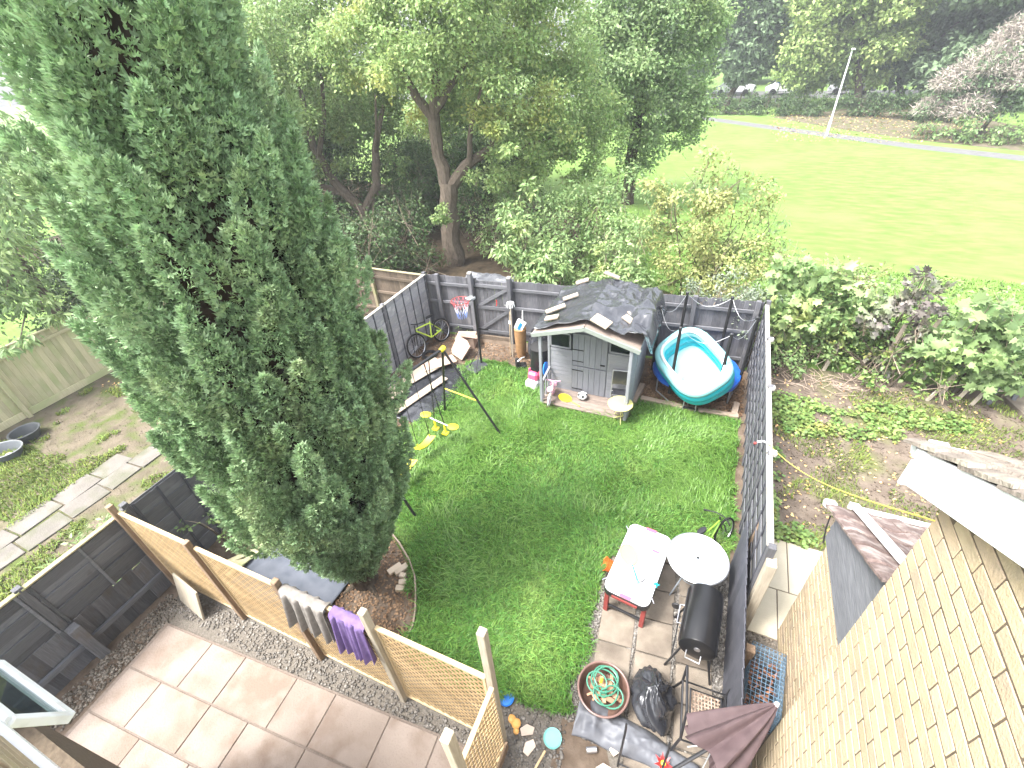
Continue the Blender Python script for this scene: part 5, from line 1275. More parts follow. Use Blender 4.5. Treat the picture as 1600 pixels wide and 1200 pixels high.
for t_, wd in ((.44, .3), (.78, .3)):
    c = beam(t_); dv = (Vector(A2) - Vector(A1)).normalized(); off = Vector((.12, -.05, 0)) if t_ < .6 else Vector((.3, 0, 0))
    seat = Vector((c.x, c.y, .42)) + off
    for s in (-1, 1):
        MB().tube([L(c + dv * s * .16), L(seat + dv * s * .16 + Vector((0, 0, .05)))], .006, 6).build('rope', m_rubber, sw)
        MB().lathe([(.012, 0), (.012, .05)], 8, L(seat + dv * s * .16 + Vector((0, 0, .06)))).build('rope_clip', m_yellow, sw)
    q = MB(); q.grid(8, 3, lambda a, b: L(seat + dv * ((a - .5) * .42) + Vector((1, .25, 0)) * ((b - .5) * .15) + Vector((0, 0, -.06 * math.sin(PI * a) + .04)))); q.build('swing_seat', m_yellow, sw, solid=.02, smooth=True)
gl0 = beam(.2); gl = Vector((gl0.x + .02, gl0.y + .0, .5)); ga = Vector((.9, -.18, 0)).normalized()
for s in (-1, 1):
    MB().tube([L(beam(.2 + s * .03) ), L(gl + ga * s * .13)], .01, 7).build('glider_rod', m_black, sw)
    MB().lathe([(.02, -.02), (.08, -.012), (.09, .012), (.04, .03)], 14, L(gl + ga * s * .36 + Vector((0, 0, .03))), sx=1.3).build('glider_seat', m_yellow, sw, smooth=True)
    MB().tube([L(gl + ga * s * .13 + Vector((0, 0, -.02))), L(gl + ga * s * .13 + Vector((.02, -.03, -.17)))], .022, 7).box(L(gl + ga * s * .13 + Vector((.02, -.04, -.19))), (.12, .1, .03)).build('footrest', m_yellow, sw)
MB().tube([L(gl - ga * .36), L(gl + ga * .36)], .016, 8).build('glider_bar', m_steel, sw)

# ------------------------------------------------------------------ bicycles
def bicycle(label, loc, rotz, lean, mframe, r=.3, only_front=False):
    t = thing('bicycle', label, 'bicycle', loc, rotz); t.rotation_euler = (lean, 0, rotz)
    wheel(t, (-.47, 0, r), r, .024, 'y', m_rubber, m_chrome, 14); wheel(t, (.47, 0, r), r, .024, 'y', m_rubber, m_chrome, 14)
    MB().tube([(-.47, 0, r), (-.08, 0, r - .02), (.33, 0, .66)], .02, 8).tube([(-.08, 0, r - .02), (-.2, 0, .68)], .018, 8).tube([(-.2, 0, .64), (.32, 0, .7)], .018, 8).tube([(-.47, 0, r), (-.2, 0, .62)], .012, 7).build('frame', mframe, t, smooth=True)
    MB().tube([(.47, .05, r), (.4, .05, .55), (.34, 0, .6), (.31, 0, .8)], .016, 8).tube([(.47, -.05, r), (.4, -.05, .55), (.34, 0, .6)], .014, 7).build('fork', m_black, t, smooth=True)
    MB().tube([(.22, -.29, .85), (.33, -.1, .84), (.33, .1, .84), (.22, .29, .85)], .012, 8).build('handlebar', m_black, t, smooth=True)
    for s in (-1, 1): MB().tube([(.27, s * .2, .85), (.2, s * .3, .86)], .018, 8).build('grip', m_rubber, t, smooth=True)
    MB().tube([(-.2, 0, .64), (-.22, 0, .76)], .013, 7).build('seat_post', m_chrome, t)
    MB().lathe([(.02, -.02), (.08, -.005), (.075, .025), (.03, .035)], 14, (-.24, 0, .79), sx=1.6, sy=.8).build('saddle', m_black, t, smooth=True)
    MB().lathe([(.09, -.006), (.09, .006)], 18, (-.08, -.04, r - .02), Matrix.Rotation(PI / 2, 3, 'X')).build('chainring', m_black, t)
    MB().tube([(-.08, -.05, r - .02), (.03, -.07, r - .14)], .01, 6).box((.05, -.1, r - .15), (.08, .09, .02)).build('pedal', m_black, t)
    return t
bicycle('yellow and black bicycle leaning on the grey lap fence', (-6.42, 8.72, 0.01), R(-102), R(14), m_lime, .3)
# scooter / bike with green stem behind the round table
kb = bicycle('small black bicycle with lime green frame parked behind the round glass table', (.78, 4.88, .01), R(57), R(-12), plain('lime_green_paint', (.2, .4, .04), .3), .3)
kb.scale = (.74, .74, .74)

# ------------------------------------------------------------------ building leftovers by the swing
m_pinkslab = mat('pink_paving', (0.36, 0.25, 0.19), (0.44, 0.32, 0.255), rough=.9, scale=5, var=.08, detail=7, bump=.2, bscale=40, spec=.2)
for k in range(6):
    o = bx('paving_slab', (-5.62 + k * .028, 8.78 - k * .035, .20 + .0 * k), (.44, .035, .42), m_pinkslab, None, (R(-38 - k * 2), 0, R(-28 + random.uniform(-3, 3))), .006)
    tag(o, 'pinkish paving slab leaning in a stack by the gate', 'slab', 'stack of pinkish slabs by the gate')
o = bx('paving_slab', (-5.5, 9.12, .33), (.45, .45, .035), m_pinkslab, None, (R(-20), R(12), R(20)), .006); tag(o, 'pinkish paving slab lying flat on top behind the leaning stack', 'slab')
o = bx('paving_slab', (-5.62, 9.15, .15), (.5, .42, .3), m_pinkslab, None, (0, 0, R(15)), .012); tag(o, 'thick pinkish block pile under the flat slab', 'slab')
bt = thing('tarpaulin', 'creased black plastic sheet on the ground beside the swing', 'tarpaulin', (-5.65, 7.0, .02))
def gt_(a, b):
    x = -.75 + 1.5 * a; y = -1.15 + 2.3 * b
    return (x + .12 * float(vn(b * 5, 1, 4)), y + .12 * float(vn(a * 5, 2, 4)), .01 + .11 * float(crease(x, y, 51, 2.0)) * (1 - abs(2 * a - 1) ** 4) * (1 - abs(2 * b - 1) ** 4))
q = MB(); q.grid(54, 70, gt_); o = q.build('sheet', m_blackp, bt, solid=.003)
for p in o.data.polygons: p.use_smooth = True
BRD = [((-5.75, 6.0), (-5.3, 7.45), .2, 'wide pale board lying across the black sheet, nearest the lawn'), ((-6.35, 6.5), (-5.75, 8.0), .42, 'wide pale board beside the grey fence'), ((-6.45, 5.5), (-6.05, 6.8), .4, 'pale board half hidden behind the conifer'), ((-6.0, 7.55), (-5.45, 8.2), .34, 'short pinkish board near the bicycle wheel')]
for i, (a, b, w, lab) in enumerate(BRD):
    d = Vector(b) - Vector(a)
    o = bx('timber_board', ((a[0] + b[0]) / 2, (a[1] + b[1]) / 2, .15 + .02 * i), (round(d.length, 2), w, .025), m_offcut if i < 3 else m_pinkslab, None, (R(random.uniform(-2, 2)), R(random.uniform(-2, 2)), math.atan2(d.y, d.x)), .004); tag(o, lab, 'board')
tb = MB().tube(ring((-6.3, 8.35, .05), .16, 20, 'z'), .045, 8, closed=True).build('rubber_tyre', m_rubber, None, smooth=True); tag(tb, 'small black tyre on the ground by the bicycle', 'tyre')

# beside the playhouse
cb = thing('compost_bin', 'black plastic bin between the playhouse and the gate', 'bin', (-3.27, 8.45, 0))
MB().lathe([(.27, 0), (.25, .3), (.235, .3), (.22, .78)], 24).build('body', plain('black_bin_plastic', (.012, .013, .014), .45), cb, smooth=True)
MB().lathe([(.24, 0), (.24, .04), (.16, .09), (.02, .1)], 24, (0, 0, .78)).build('lid', m_rubber, cb, smooth=True)
ts = thing('toy_box', 'pink and white plastic toy seat in front of the black bin', 'toy', (-3.3, 7.98, 0), R(-10))
MB().box((0, 0, .1), (.32, .26, .2), taper=.85).build('white_base', m_white, ts, bevel=.04)
MB().box((.0, .05, .28), (.26, .16, .2), taper=.9).build('pink_seat', m_pink, ts, bevel=.04)
for s in (-1, 1): MB().tube([(s * .13, .1, .2), (s * .14, .12, .4)], .03, 8).build('arm', m_pink, ts, smooth=True)
def lump(name, label, loc, dims, m, seed, cat, rot=0, amp=.3, f=3.0, ridge=True):
    t = thing(name, label, cat, loc, rot)
    bm = bmesh.new(); bmesh.ops.create_icosphere(bm, subdivisions=5, radius=1.0)
    for v in bm.verts:
        d = v.co.normalized(); a = math.atan2(d.y, d.x)
        k = float(crease(a * .8 + d.z * .5, d.z * 1.1 + .6 * math.cos(a), seed, f * .45, 3)) if ridge else float(vn(a * f, d.z * f, seed))
        tz = (d.z + 1) / 2; shape = 1.0 - .55 * max(0, tz - .45) / .55
        rr = 1 - amp + amp * 1.5 * k
        v.co = Vector((d.x * rr * shape * dims[0], d.y * rr * shape * dims[1], max(.0, (d.z * rr + .86)) / 1.86 * dims[2]))
    me = bpy.data.meshes.new('sack'); bm.to_mesh(me); bm.free(); me.materials.append(m)
    for p in me.polygons: p.use_smooth = True
    link(bpy.data.objects.new('sack', me), t); return t
s1 = lump('rubbish_sack', 'crumpled black rubbish sack standing by the playhouse wall', (-3.5, 8.95, 0), (.26, .26, 1.15), m_blackp, 61, 'sack', 0, .35)
bgb = thing('tool_bag', 'brown bag with a white packet standing against the gate post', 'bag', (-4.0, 9.02, 0))
MB().lathe([(.1, 0), (.13, .25), (.14, .55), (.15, .85)], 14).build('bag', mat('brown_canvas', (.24, .13, .06), (.34, .2, .1), rough=.8, scale=9, var=0, spec=.2), bgb, smooth=True)
MB().box((.02, -.02, .95), (.22, .1, .26), rot=Matrix.Rotation(R(25), 3, 'Y')).build('packet', m_white, bgb, bevel=.01)
MB().box((.03, -.075, .95), (.07, .012, .2), rot=Matrix.Rotation(R(25), 3, 'Y')).build('packet_stripe', m_blue, bgb)
MB().tube([(.05, .05, .8), (.06, .07, 1.3)], .014, 8).build('white_tube', m_white, bgb)
mp_ = thing('mop', 'upright mop with a white string head beside the gate', 'mop', (-4.22, 9.0, 0))
MB().tube([(0, -.02, 0), (-.03, .1, 1.45)], .014, 8).build('handle', m_postgrey, mp_)
mh = MB()
for k in range(26):
    a = random.uniform(0, 2 * PI); mh.tube([(-.03, .1, 1.48), (-.03 + .08 * math.cos(a), .1 + .08 * math.sin(a), 1.46), (-.03 + .1 * math.cos(a), .1 + .1 * math.sin(a), 1.36)], .008, 4)
mh.build('mop_head', m_white, mp_)
br_ = thing('bamboo_cane', 'thin pole with a white tag leaning by the mop', 'pole', (-4.3, 9.0, 0))
MB().tube([(0, 0, 0), (0, .13, 1.2)], .008, 6).build('cane', m_pinerail, br_); MB().box((0, .1, .92), (.06, .02, .08)).build('white_tag', m_white, br_)
bo = thing('wellington_boots', 'black boots with a white band on the soil by the gate', 'boots', (-3.85, 8.62, 0), R(30))
for s in (-1, 1): MB().box((0, s * .06, .05), (.26, .09, .1)).box((-.08, s * .06, .16), (.1, .09, .16)).build('boot', m_rubber, bo, bevel=.02)
MB().tube([(-.1, -.08, .22), (.02, 0, .27), (.1, .1, .22)], .016, 7).build('white_band', m_white, bo)
pb2 = MB().lathe([(.001, 0), (.16, 0), (.17, .02), (.02, .05)], 20, (-2.98, 8.0, .55), Matrix.Rotation(R(80), 3, 'Y')).build('plastic_disc', m_blue, None, smooth=True); tag(pb2, 'pale blue plastic disc propped beside the playhouse post', 'disc')

# ------------------------------------------------------------------ slab terrace things
ah = thing('air_hockey_table', 'white air hockey table with dark red legs on the slabs', 'games table', (-.16, 3.93, .03), R(-7))
def rrp(hx, hy, r, n=6):
    out = []
    for sx, sy, a0 in ((1, 1, 0), (-1, 1, 90), (-1, -1, 180), (1, -1, 270)):
        for k in range(n + 1):
            a = R(a0 + 90 * k / n); out.append((sx * (hx - r) + r * math.cos(a), sy * (hy - r) + r * math.sin(a)))
    return out
MB().prism(rrp(.305, .585, .1), .5, .6).build('body', m_black, ah, bevel=.008)
MB().prism(rrp(.3, .58, .1), .6, .625).build('playing_surface', m_white, ah, bevel=.006)
for s in (-1, 1):
    MB().box((0, s * .565, .628), (.15, .05, .012)).build('goal', m_pink, ah, bevel=.004)
    MB().box((0, s * .59, .545), (.34, .012, .05)).build('goal_box', m_dred, ah, bevel=.004)
    for t in (-1, 1):
        bx('leg', (t * .25, s * .5, .25), (.06, .06, .5), m_dred, ah, bevel=.006)
    bx('cross_bar', (0, s * .5, .14), (.46, .03, .04), m_black, ah, bevel=.004)
m_line = plain('grey_print', (.42, .42, .5), .5)
for cx, cy, r, a0, a1 in ((0, -.72, .42, 35, 80), (0, -.72, .42, 100, 145), (0, .72, .42, 215, 262), (0, .72, .42, 278, 325)):
    pts = [(cx + r * math.cos(R(a)), cy + r * math.sin(R(a)), .6275) for a in np.linspace(a0, a1, 12)]
    ln = MB()
    for p, q in zip(pts[:-1], pts[1:]): ln.bar(p, q, .008, .002)
    ln.build('printed_arc', m_line, ah)
for cx, cy in ((-.14, .33), (.14, .33), (-.14, -.33), (.14, -.33)):
    MB().tube(ring((cx, cy, .627), .05, 20, 'z'), .0025, 4, closed=True).build('printed_ring', plain('pale_print', (.66, .68, .72), .5), ah)
racket('racket', 'pale yellow racket lying on the air hockey table', (-.17, 3.72, .668), R(118), plain('lemon_plastic', (.62, .6, .16)), m_teal)
pk = thing('pusher', 'pink and white pusher on the air hockey table', 'toy', (.03, 4.22, .656), R(-7))
MB().lathe([(.055, 0), (.055, .012), (.04, .02), (.02, .022), (.018, .05), (.001, .055)], 18).build('knob', m_white, pk, smooth=True)
MB().box((0, -.06, .012), (.1, .03, .022)).build('pink_edge', m_pink, pk, bevel=.006)
tt = thing('toy_figure', 'small teal toy on the right of the air hockey table', 'toy', (.08, 3.66, .656))
MB().tube([(0, 0, .012), (.03, .03, .02), (.05, 0, .012)], .01, 6).tube([(.01, .05, .012), (.04, -.03, .015)], .008, 6).tube([(-.02, .02, .01), (.07, .02, .012)], .006, 6).build('body', m_teal, tt, smooth=True)
kc = thing('key_cluster', 'small blue and black trinket at the racket handle', 'toy', (-.13, 3.62, .656))
MB().lathe([(.03, 0), (.032, .015), (.01, .03)], 12).build('disc', plain('grey_blue_plastic', (.15, .3, .4)), kc, smooth=True); MB().tube([(.02, 0, .015), (.06, .03, .012), (.09, .08, .01)], .007, 6).build('strap', m_black, kc)
ob_ = thing('bucket', 'orange bucket on its side beside the air hockey table', 'bucket', (-.56, 4.08, .1)); ob_.rotation_euler = (0, R(-62), R(10))
MB().lathe([(.075, -.1), (.1, .08), (.108, .085), (.108, .09), (.095, .088), (.07, -.09)], 22).build('shell', m_orange, ob_, smooth=True)
rt = thing('round_table', 'round frosted glass garden table with grey rim', 'table', (.56, 4.22, .03))
m_frost = mat('frosted_glass_top', (.26, .3, .34), (.31, .35, .39), rough=.22, scale=5, var=0, spec=.6)
MB().lathe([(.001, 0), (.385, 0), (.385, .008), (.001, .008)], 48, (0, 0, .69)).build('glass_top', m_frost, rt)
MB().tube(ring((0, 0, .693), .39, 48, 'z'), .012, 8, closed=True).build('rim', m_chrome, rt, smooth=True)
sp = MB()
for k in range(4):
    a = R(45 + 90 * k); sp.bar((.03 * math.cos(a), .03 * math.sin(a), .6995), (.375 * math.cos(a), .375 * math.sin(a), .6995), .006, .003)
sp.build('printed_cross', m_white, rt)
MB().lathe([(.018, 0), (.018, .004)], 14, (0, 0, .6985)).build('parasol_hole', m_rubber, rt)
for k in range(4):
    a = R(45 + 90 * k)
    MB().tube([(.33 * math.cos(a), .33 * math.sin(a), .685), (.2 * math.cos(a), .2 * math.sin(a), .35), (.34 * math.cos(a), .34 * math.sin(a), .005)], .012, 8).build('leg', plain('grey_enamel', (.2, .22, .24)), rt, smooth=True)
MB().tube(ring((0, 0, .35), .2, 24, 'z'), .008, 6, closed=True).build('brace_ring', MATS['grey_enamel'], rt)

# barrel barbecue
bq = thing('barbecue', 'black barrel barbecue on splayed legs beside the low fence', 'barbecue', (.68, 3.34, .03), R(-3))
m_bbq = mat('black_enamel', (.008, .008, .009), (.012, .012, .013), rough=.3, scale=4, var=0, spec=.4)
RY = Matrix.Rotation(-PI / 2, 3, 'X')
MB().lathe([(.06, -.385), (.17, -.38), (.2, -.365), (.205, -.35), (.205, .35), (.2, .365), (.17, .38), (.06, .385)], 36, (0, 0, .74), RY).build('barrel', m_bbq, bq, smooth=True)
for s in (-1, 1): MB().tube([(s * .208, -.35, .74), (s * .208, .35, .74)], .006, 6).build('lid_seam', m_black, bq)
MB().tube([(-.2, -.12, .72), (-.26, -.12, .7), (-.26, .12, .7), (-.2, .12, .72)], .009, 7).build('lid_handle', m_chrome, bq, smooth=True)
MB().tube([(-.1, -.38, .68), (-.1, -.44, .62), (.06, -.44, .6), (.06, -.38, .66)], .008, 7).build('end_handle', m_chrome, bq, smooth=True)
MB().lathe([(.035, 0), (.035, .01), (.02, .014)], 14, (0, -.382, .78), Matrix.Rotation(PI / 2, 3, 'X')).build('vent', m_chrome, bq)
for sx in (-1, 1):
    for sy in (-1, 1):
        MB().tube([(sx * .13, sy * .28, .6), (sx * .27, sy * .33, 0)], .014, 8).build('leg', m_black, bq, smooth=True)
for s in (-1, 1): MB().tube([(s * .22, -.31, .2), (s * .22, .31, .2)], .008, 6).build('shelf_rail', m_black, bq)
MB().lathe([(.05, -.012), (.055, 0), (.05, .012)], 14, (-.3, .2, .5), RY).build('side_knob', m_black, bq); MB().tube([(-.2, .2, .6), (-.3, .2, .5)], .008, 6).build('knob_arm', m_black, bq)
# fire pit with hose
fp = thing('fire_pit', 'round rusty fire pit filled with sticks', 'fire pit', (-.24, 2.37, .03))
m_rust = mat('brown_rusty_metal', (.11, .06, .045), (.2, .12, .09), rough=.6, scale=9, var=0, spec=.4, metal=.3)
MB().lathe([(.14, .0), (.24, .1), (.285, .27), (.3, .28), (.3, .285), (.278, .28), (.23, .12), (.12, .06), (.001, .06)], 40, cap=False).build('bowl', m_rust, fp, smooth=True)
MB().tube(ring((0, 0, .283), .292, 44, 'z'), .012, 8, closed=True).build('rim', plain('brown_rim_enamel', (.17, .1, .085), .4), fp, smooth=True)
for k in range(3):
    a = 2 * PI * k / 3; MB().tube([(.2 * math.cos(a), .2 * math.sin(a), .1), (.28 * math.cos(a), .28 * math.sin(a), 0)], .014, 6).build('leg', m_rust, fp)
m_stick = mat('split_kindling', (.3, .17, .1), (.45, .29, .19), rough=.85, scale=6, var=.2, spec=.2)
for k in range(24):
    a = random.uniform(0, PI); r = random.uniform(0, .12); b = random.uniform(0, 2 * PI); l = random.uniform(.16, .34)
    o = bx('kindling', (-.24 + r * math.cos(b), 2.37 + r * math.sin(b), .2 + k * .0045), (round(l, 2), random.choice((.025, .04, .055)), .018), m_stick, None, (R(random.uniform(-9, 9)), R(random.uniform(-9, 9)), a), .003)
    tag(o, 'piece of split kindling in the fire pit', 'kindling', 'kindling in the fire pit')
hp = []
for k in range(150):
    t = k / 149; a = t * 2 * PI * 6.3; rr = .11 + .08 * math.sin(t * 17) + .045 * math.sin(t * 53)
    hp.append((-.24 + rr * math.cos(a) + .05 * math.sin(t * 9), 2.38 + rr * math.sin(a) * .95 + .04 * math.cos(t * 13), .335 + .03 * math.sin(t * 37)))
hs_ = thing('garden_hose', 'tangled green garden hose in the fire pit', 'hose', (0, 0, 0))
MB().tube(hp, .0095, 7).build('hose', plain('green_hose', (.05, .2, .13), .4), hs_, smooth=True); MB().lathe([(.014, -.03), (.017, 0), (.014, .03)], 10, (-.28, 2.42, .37), Matrix.Rotation(1.2, 3, 'X')).build('connector', m_yellow, hs_)
lump('rubbish_sack', 'tied black rubbish sack next to the fire pit', (.32, 2.5, .03), (.24, .33, .55), m_blackp, 71, 'sack', R(10), .42, 3.4)
# weed membrane and litter at the bottom
wm = thing('weed_membrane', 'creased grey membrane on the ground below the fire pit', 'membrane', (.15, 2.0, .02))
def wmf(a, b):
    x = -.62 + 1.35 * a; y = -.2 + .4 * b + .12 * float(vn(a * 4, 1, 8)) - .22 * (a - .3) * (b - .3)
    return (x, y, .012 + .17 * float(crease(x, y, 81, 3.0, 4)) * (1 - abs(2 * b - 1) ** 3))
q = MB(); q.grid(64, 26, wmf); o = q.build('sheet', m_greytarp, wm, solid=.003)
for p in o.data.polygons: p.use_smooth = True
sp_ = sheet('soil_patch', [(-.62, 2.0), (-.35, 2.08), (-.1, 1.95), (.1, 1.6), (.3, 1.2), (-.3, 1.1), (-.6, 1.5)], .0105, m_soil)
def dish(label, loc, r, m, cat='lid'):
    t = MB().lathe([(.001, .0), (r * .9, 0), (r, .012), (r, .02), (r * .9, .016), (r * .82, .006), (r * .6, .007), (.001, .007)], 30).build('plastic_dish', m, None, smooth=True)
    t.location = loc; return tag(t, label, cat)
dish('bright blue plastic lid lying by the trellis corner', (-1.32, 1.94, .03), .1, m_blue); dish('mint green plastic dish on the gravel', (-.66, 1.76, .03), .105, m_mint, 'dish')
o = MB().tube([(-.7, 1.62, .03), (-.78, 1.3, .03)], .014, 7).build('wooden_stick', m_pinerail); tag(o, 'pale wooden stick lying below the mint dish', 'stick')
for k, (x, y, s) in enumerate(((-1.17, 1.76, .05), (-1.1, 1.74, .055), (-1.08, 1.68, .035))):
    o = MB().lathe([(s, 0), (s * 1.05, .02), (s * .7, .04), (.004, .045)], 12).build('orange_peel', plain('orange_peel_skin', (.7, .36, .1), .5), None, smooth=True); o.location = (x, y, .012); o.rotation_euler = (random.uniform(-.6, .6), random.uniform(-.6, .6), 0); tag(o, ('piece of orange peel nearest the trellis corner', 'largest piece of orange peel on the gravel', 'smallest piece of orange peel beside the broken tile')[k], 'peel', 'orange peel on the gravel')
m_flat = mat('broken_tile', (.5, .4, .32), (.6, .5, .42), rough=.85, scale=5, var=.12, spec=.2)
for k, (x, y, a, lab) in enumerate(((-1.0, 1.65, 20, 'broken pale tile beside the orange peel'), (-.86, 1.5, 60, 'broken pale tile near the stick'), (-.25, 1.95, 10, 'broken pale tile on the soil by the can'), (.02, 1.85, 40, 'broken pale tile on the membrane'), (.12, 1.68, -20, 'broken pale tile below the membrane'), (.5, 1.78, 35, 'broken pale tile near the red flower'), (-.1, 1.62, 15, 'broken pale tile at the bottom of the picture'))):
    q = MB().prism([(0, 0), (.13, .02), (.15, .09), (.06, .12), (-.02, .07)], 0, .015).build('broken_tile', m_flat, None, bevel=.003); q.location = (x, y, .05 if x > -.4 else .02); q.rotation_euler = (.05, .05, R(a)); tag(q, lab, 'tile')
cn = MB().lathe([(.026, -.06), (.032, -.055), (.032, .055), (.026, .06)], 16).build('drink_can', m_chrome, None, smooth=True); cn.location = (-.22, 1.82, .05); cn.rotation_euler = (0, R(90), R(25)); tag(cn, 'silver drink can lying on the soil', 'can')
fl_ = thing('flower', 'red and yellow artificial flower at the bottom edge', 'flower', (.52, 1.95, .05))
pt = MB()
for k in range(14):
    a = 2 * PI * k / 7 + (k > 6) * .4; r = .1 if k < 7 else .065
    pt.grid(3, 3, lambda u_, v_, a=a, r=r, k=k: (math.cos(a) * r * v_ - math.sin(a) * .045 * (u_ - .5) * math.sin(PI * min(1, v_ + .2)), math.sin(a) * r * v_ + math.cos(a) * .045 * (u_ - .5) * math.sin(PI * min(1, v_ + .2)), .12 + .05 * v_ + .015 * (k > 6)))
pt.build('petal', m_red, fl_, solid=.002, smooth=True); MB().lathe([(.001, 0), (.03, .0), (.025, .03), (.001, .04)], 12, (0, 0, .14)).build('centre', m_yellow, fl_, smooth=True)
MB().tube([(0, 0, -.04), (0, 0, .14)], .006, 6).build('stalk', m_leafG, fl_)
pf_ = MB().lathe([(.001, 0), (.05, .01), (.055, .04), (.02, .06)], 12).build('dried_flower', plain('crimson_petals', (.35, .03, .12)), None, smooth=True); pf_.location = (-.42, 1.98, .01); tag(pf_, 'small crimson flower head on the soil by the lawn corner', 'flower')
st_ = thing('plant_stand', 'pair of black upright rods of a plant stand at the bottom', 'stand', (.28, 1.78, 0))
for x in (-.2, .22): MB().tube([(x, .02, 0), (x, .1, .85), (x - .005, .14, .9)], .012, 8).build('rod', m_black, st_, smooth=True)
MB().tube([(-.2, .02, .1), (.22, .02, .1)], .008, 6).build('cross_rod', m_black, st_)
# rattan chair lying on its back
rc = thing('rattan_chair', 'black framed rattan garden chair tipped against the low fence', 'chair', (.80, 2.47, .03), R(4))
rc.rotation_euler = (R(0), R(8), R(6)); rc.scale = (1.15, 1.15, 1.15)
fr_ = MB(); fr_.tube([(-.21, -.25, .3), (-.21, .25, .34), (.2, .25, .34), (.2, -.25, .3)], .014, 8, closed=True); fr_.build('seat_frame', m_black, rc, smooth=True)
fr_ = MB(); fr_.tube([(-.14, -.18, .33), (-.14, .19, .36), (.15, .19, .36), (.15, -.18, .33)], .01, 8, closed=True); fr_.build('inner_frame', m_black, rc, smooth=True)
wv = MB()
for k in range(11):
    y = -.16 + k * .034; wv.tube([(-.13 + j * .028, y, .335 + .008 * ((j + k) % 2)) for j in range(11)], .007, 4)
    if k < 9: x = -.12 + k * .031; wv.tube([(x, -.16 + j * .034, .335 + .008 * ((j + k + 1) % 2)) for j in range(11)], .007, 4)
wv.build('woven_seat', mat('brown_rattan', (.16, .1, .065), (.42, .33, .26), rough=.6, scale=30, var=0), rc)
for s in (-1, 1):
    MB().tube([(s * .21, .25, .34), (s * .23, .3, .55), (s * .23, -.1, .55), (s * .21, -.24, .3), (s * .22, -.27, .0)], .013, 8).build('arm', m_black, rc, smooth=True)
    MB().tube([(s * .21, .24, .34), (s * .22, .29, .0)], .013, 8).build('leg', m_black, rc, smooth=True)
# closed parasol leaning on the fence
ps = thing('parasol', 'closed dusky mauve parasol leaning over the low fence', 'parasol', (.52, 1.62, .83))
ax0, ax1 = Vector((.28, .32, .22)), Vector((.78, .78, .58)); dx = (ax1 - ax0).normalized(); sa = dx.cross(Vector((0, 0, 1))).normalized(); sb = sa.cross(dx)
MB().tube([Vector((-.35, -.22, -.25)), ax0, ax1 + dx * .02], .017, 8).build('pole', m_black, ps, smooth=True)
def cano(a, b):
    th = a * 2 * PI; t = b; r = (.02 + .24 * (1 - t) ** .85) * (1 + .22 * math.sin(th * 8 + 1.2 * t)) * (1 + .25 * math.sin(th + .5))
    return ax0.lerp(ax1, t) + (sa * math.cos(th) + sb * math.sin(th)) * r - dx * .06 * math.sin(th * 4) * (1 - t) + Vector((0, 0, -.12 * (1 - t) ** 2 * (math.sin(th) < 0)))
q = MB(); q.grid(96, 14, cano); q.build('canopy', mat('mauve_canvas', (.055, .036, .038), (.085, .058, .06), rough=.75, scale=9, var=0, spec=.25), ps, solid=.003, smooth=True)
MB().lathe([(.02, -.03), (.022, .02), (.008, .04)], 10, ax1, dx.to_track_quat('Z', 'Y').to_matrix()).build('tip', m_white, ps, smooth=True)
for k in range(3): MB().tube([ax0 + dx * .1, ax0 + sa * (.1 * (k - 1)) - dx * .15 + sb * -.05], .006, 5).build('rib', m_steel, ps)
# wire crate in the side passage
wc = thing('wire_crate', 'blue wire pet crate in the passage by the brick wall', 'crate', (1.45, 3.1, .02), R(-6))
CX, CY, CZ = .36, .72, .46
m_bwire = plain('blue_coated_wire', (.13, .22, .31), .45)
def wires(nm, fn, n1, n2, l1, l2):
    w = MB()
    for k in range(n1 + 1): w.tube([fn(k / n1 * l1, 0), fn(k / n1 * l1, l2)], .0032, 4)
    for k in range(n2 + 1): w.tube([fn(0, k / n2 * l2), fn(l1, k / n2 * l2)], .0032, 4)
    w.build(nm, m_bwire, wc)
wires('top_grille', lambda a, b: (a - CX / 2, b - CY / 2, CZ), 8, 15, CX, CY)
for s in (-1, 1):
    wires('side_grille', lambda a, b, s=s: (s * CX / 2, a - CY / 2, b), 15, 8, CY, CZ); wires('end_grille', lambda a, b, s=s: (a - CX / 2, s * CY / 2, b), 8, 8, CX, CZ)
MB().box((0, 0, .02), (CX, CY, .03)).build('tray', m_black, wc)
n = 110; P = np.stack([rng.uniform(-.16, .16, n), rng.uniform(-.34, .34, n), rng.uniform(.04, .4, n)], 1)
V, F = leaf_quads(P, rdir(n), rdir(n), rng.uniform(.05, .12, n), rng.uniform(.02, .05, n)); np_obj('dead_leaves', V, F, mat('rusty_leaves', (.25, .1, .05), (.38, .18, .1), rough=.8, scale=5, var=.3, island=True), wc)

# ------------------------------------------------------------------ conifer bed
m_pbrick = mat('pale_paver', (.48, .38, .28), (.58, .48, .37), rough=.9, scale=6, var=.1, bump=.2, bscale=40, spec=.2)
for i, (x, y, l, w, a, lab) in enumerate(((-3.62, 2.9, .22, .1, 62, 'pale paver nearest the conifer trunk'), (-3.52, 2.93, .22, .1, 62, 'pale paver beside its twin under the conifer'), (-3.38, 2.76, .12, .08, 30, 'small pale paver by the bed edging'), (-3.36, 2.66, .13, .09, 20, 'lowest pale paver by the bed edging'), (-3.44, 2.85, .1, .08, 10, 'half paver between the larger ones'))):
    o = bx('paver', (x, y, .035), (l, w, .06), m_pbrick, None, (R(random.uniform(-4, 4)), R(random.uniform(-4, 4)), R(a)), .008); tag(o, lab, 'paver')
ed = thing('bed_edging', 'thin brown edging curving round the conifer bed', 'edging', (0, 0, 0))
edp = [(-4.5, 3.6), (-4.16, 3.47), (-3.8, 3.3), (-3.48, 3.1), (-3.25, 2.9), (-3.09, 2.68), (-2.95, 2.45), (-2.86, 2.25), (-2.85, 1.95)]
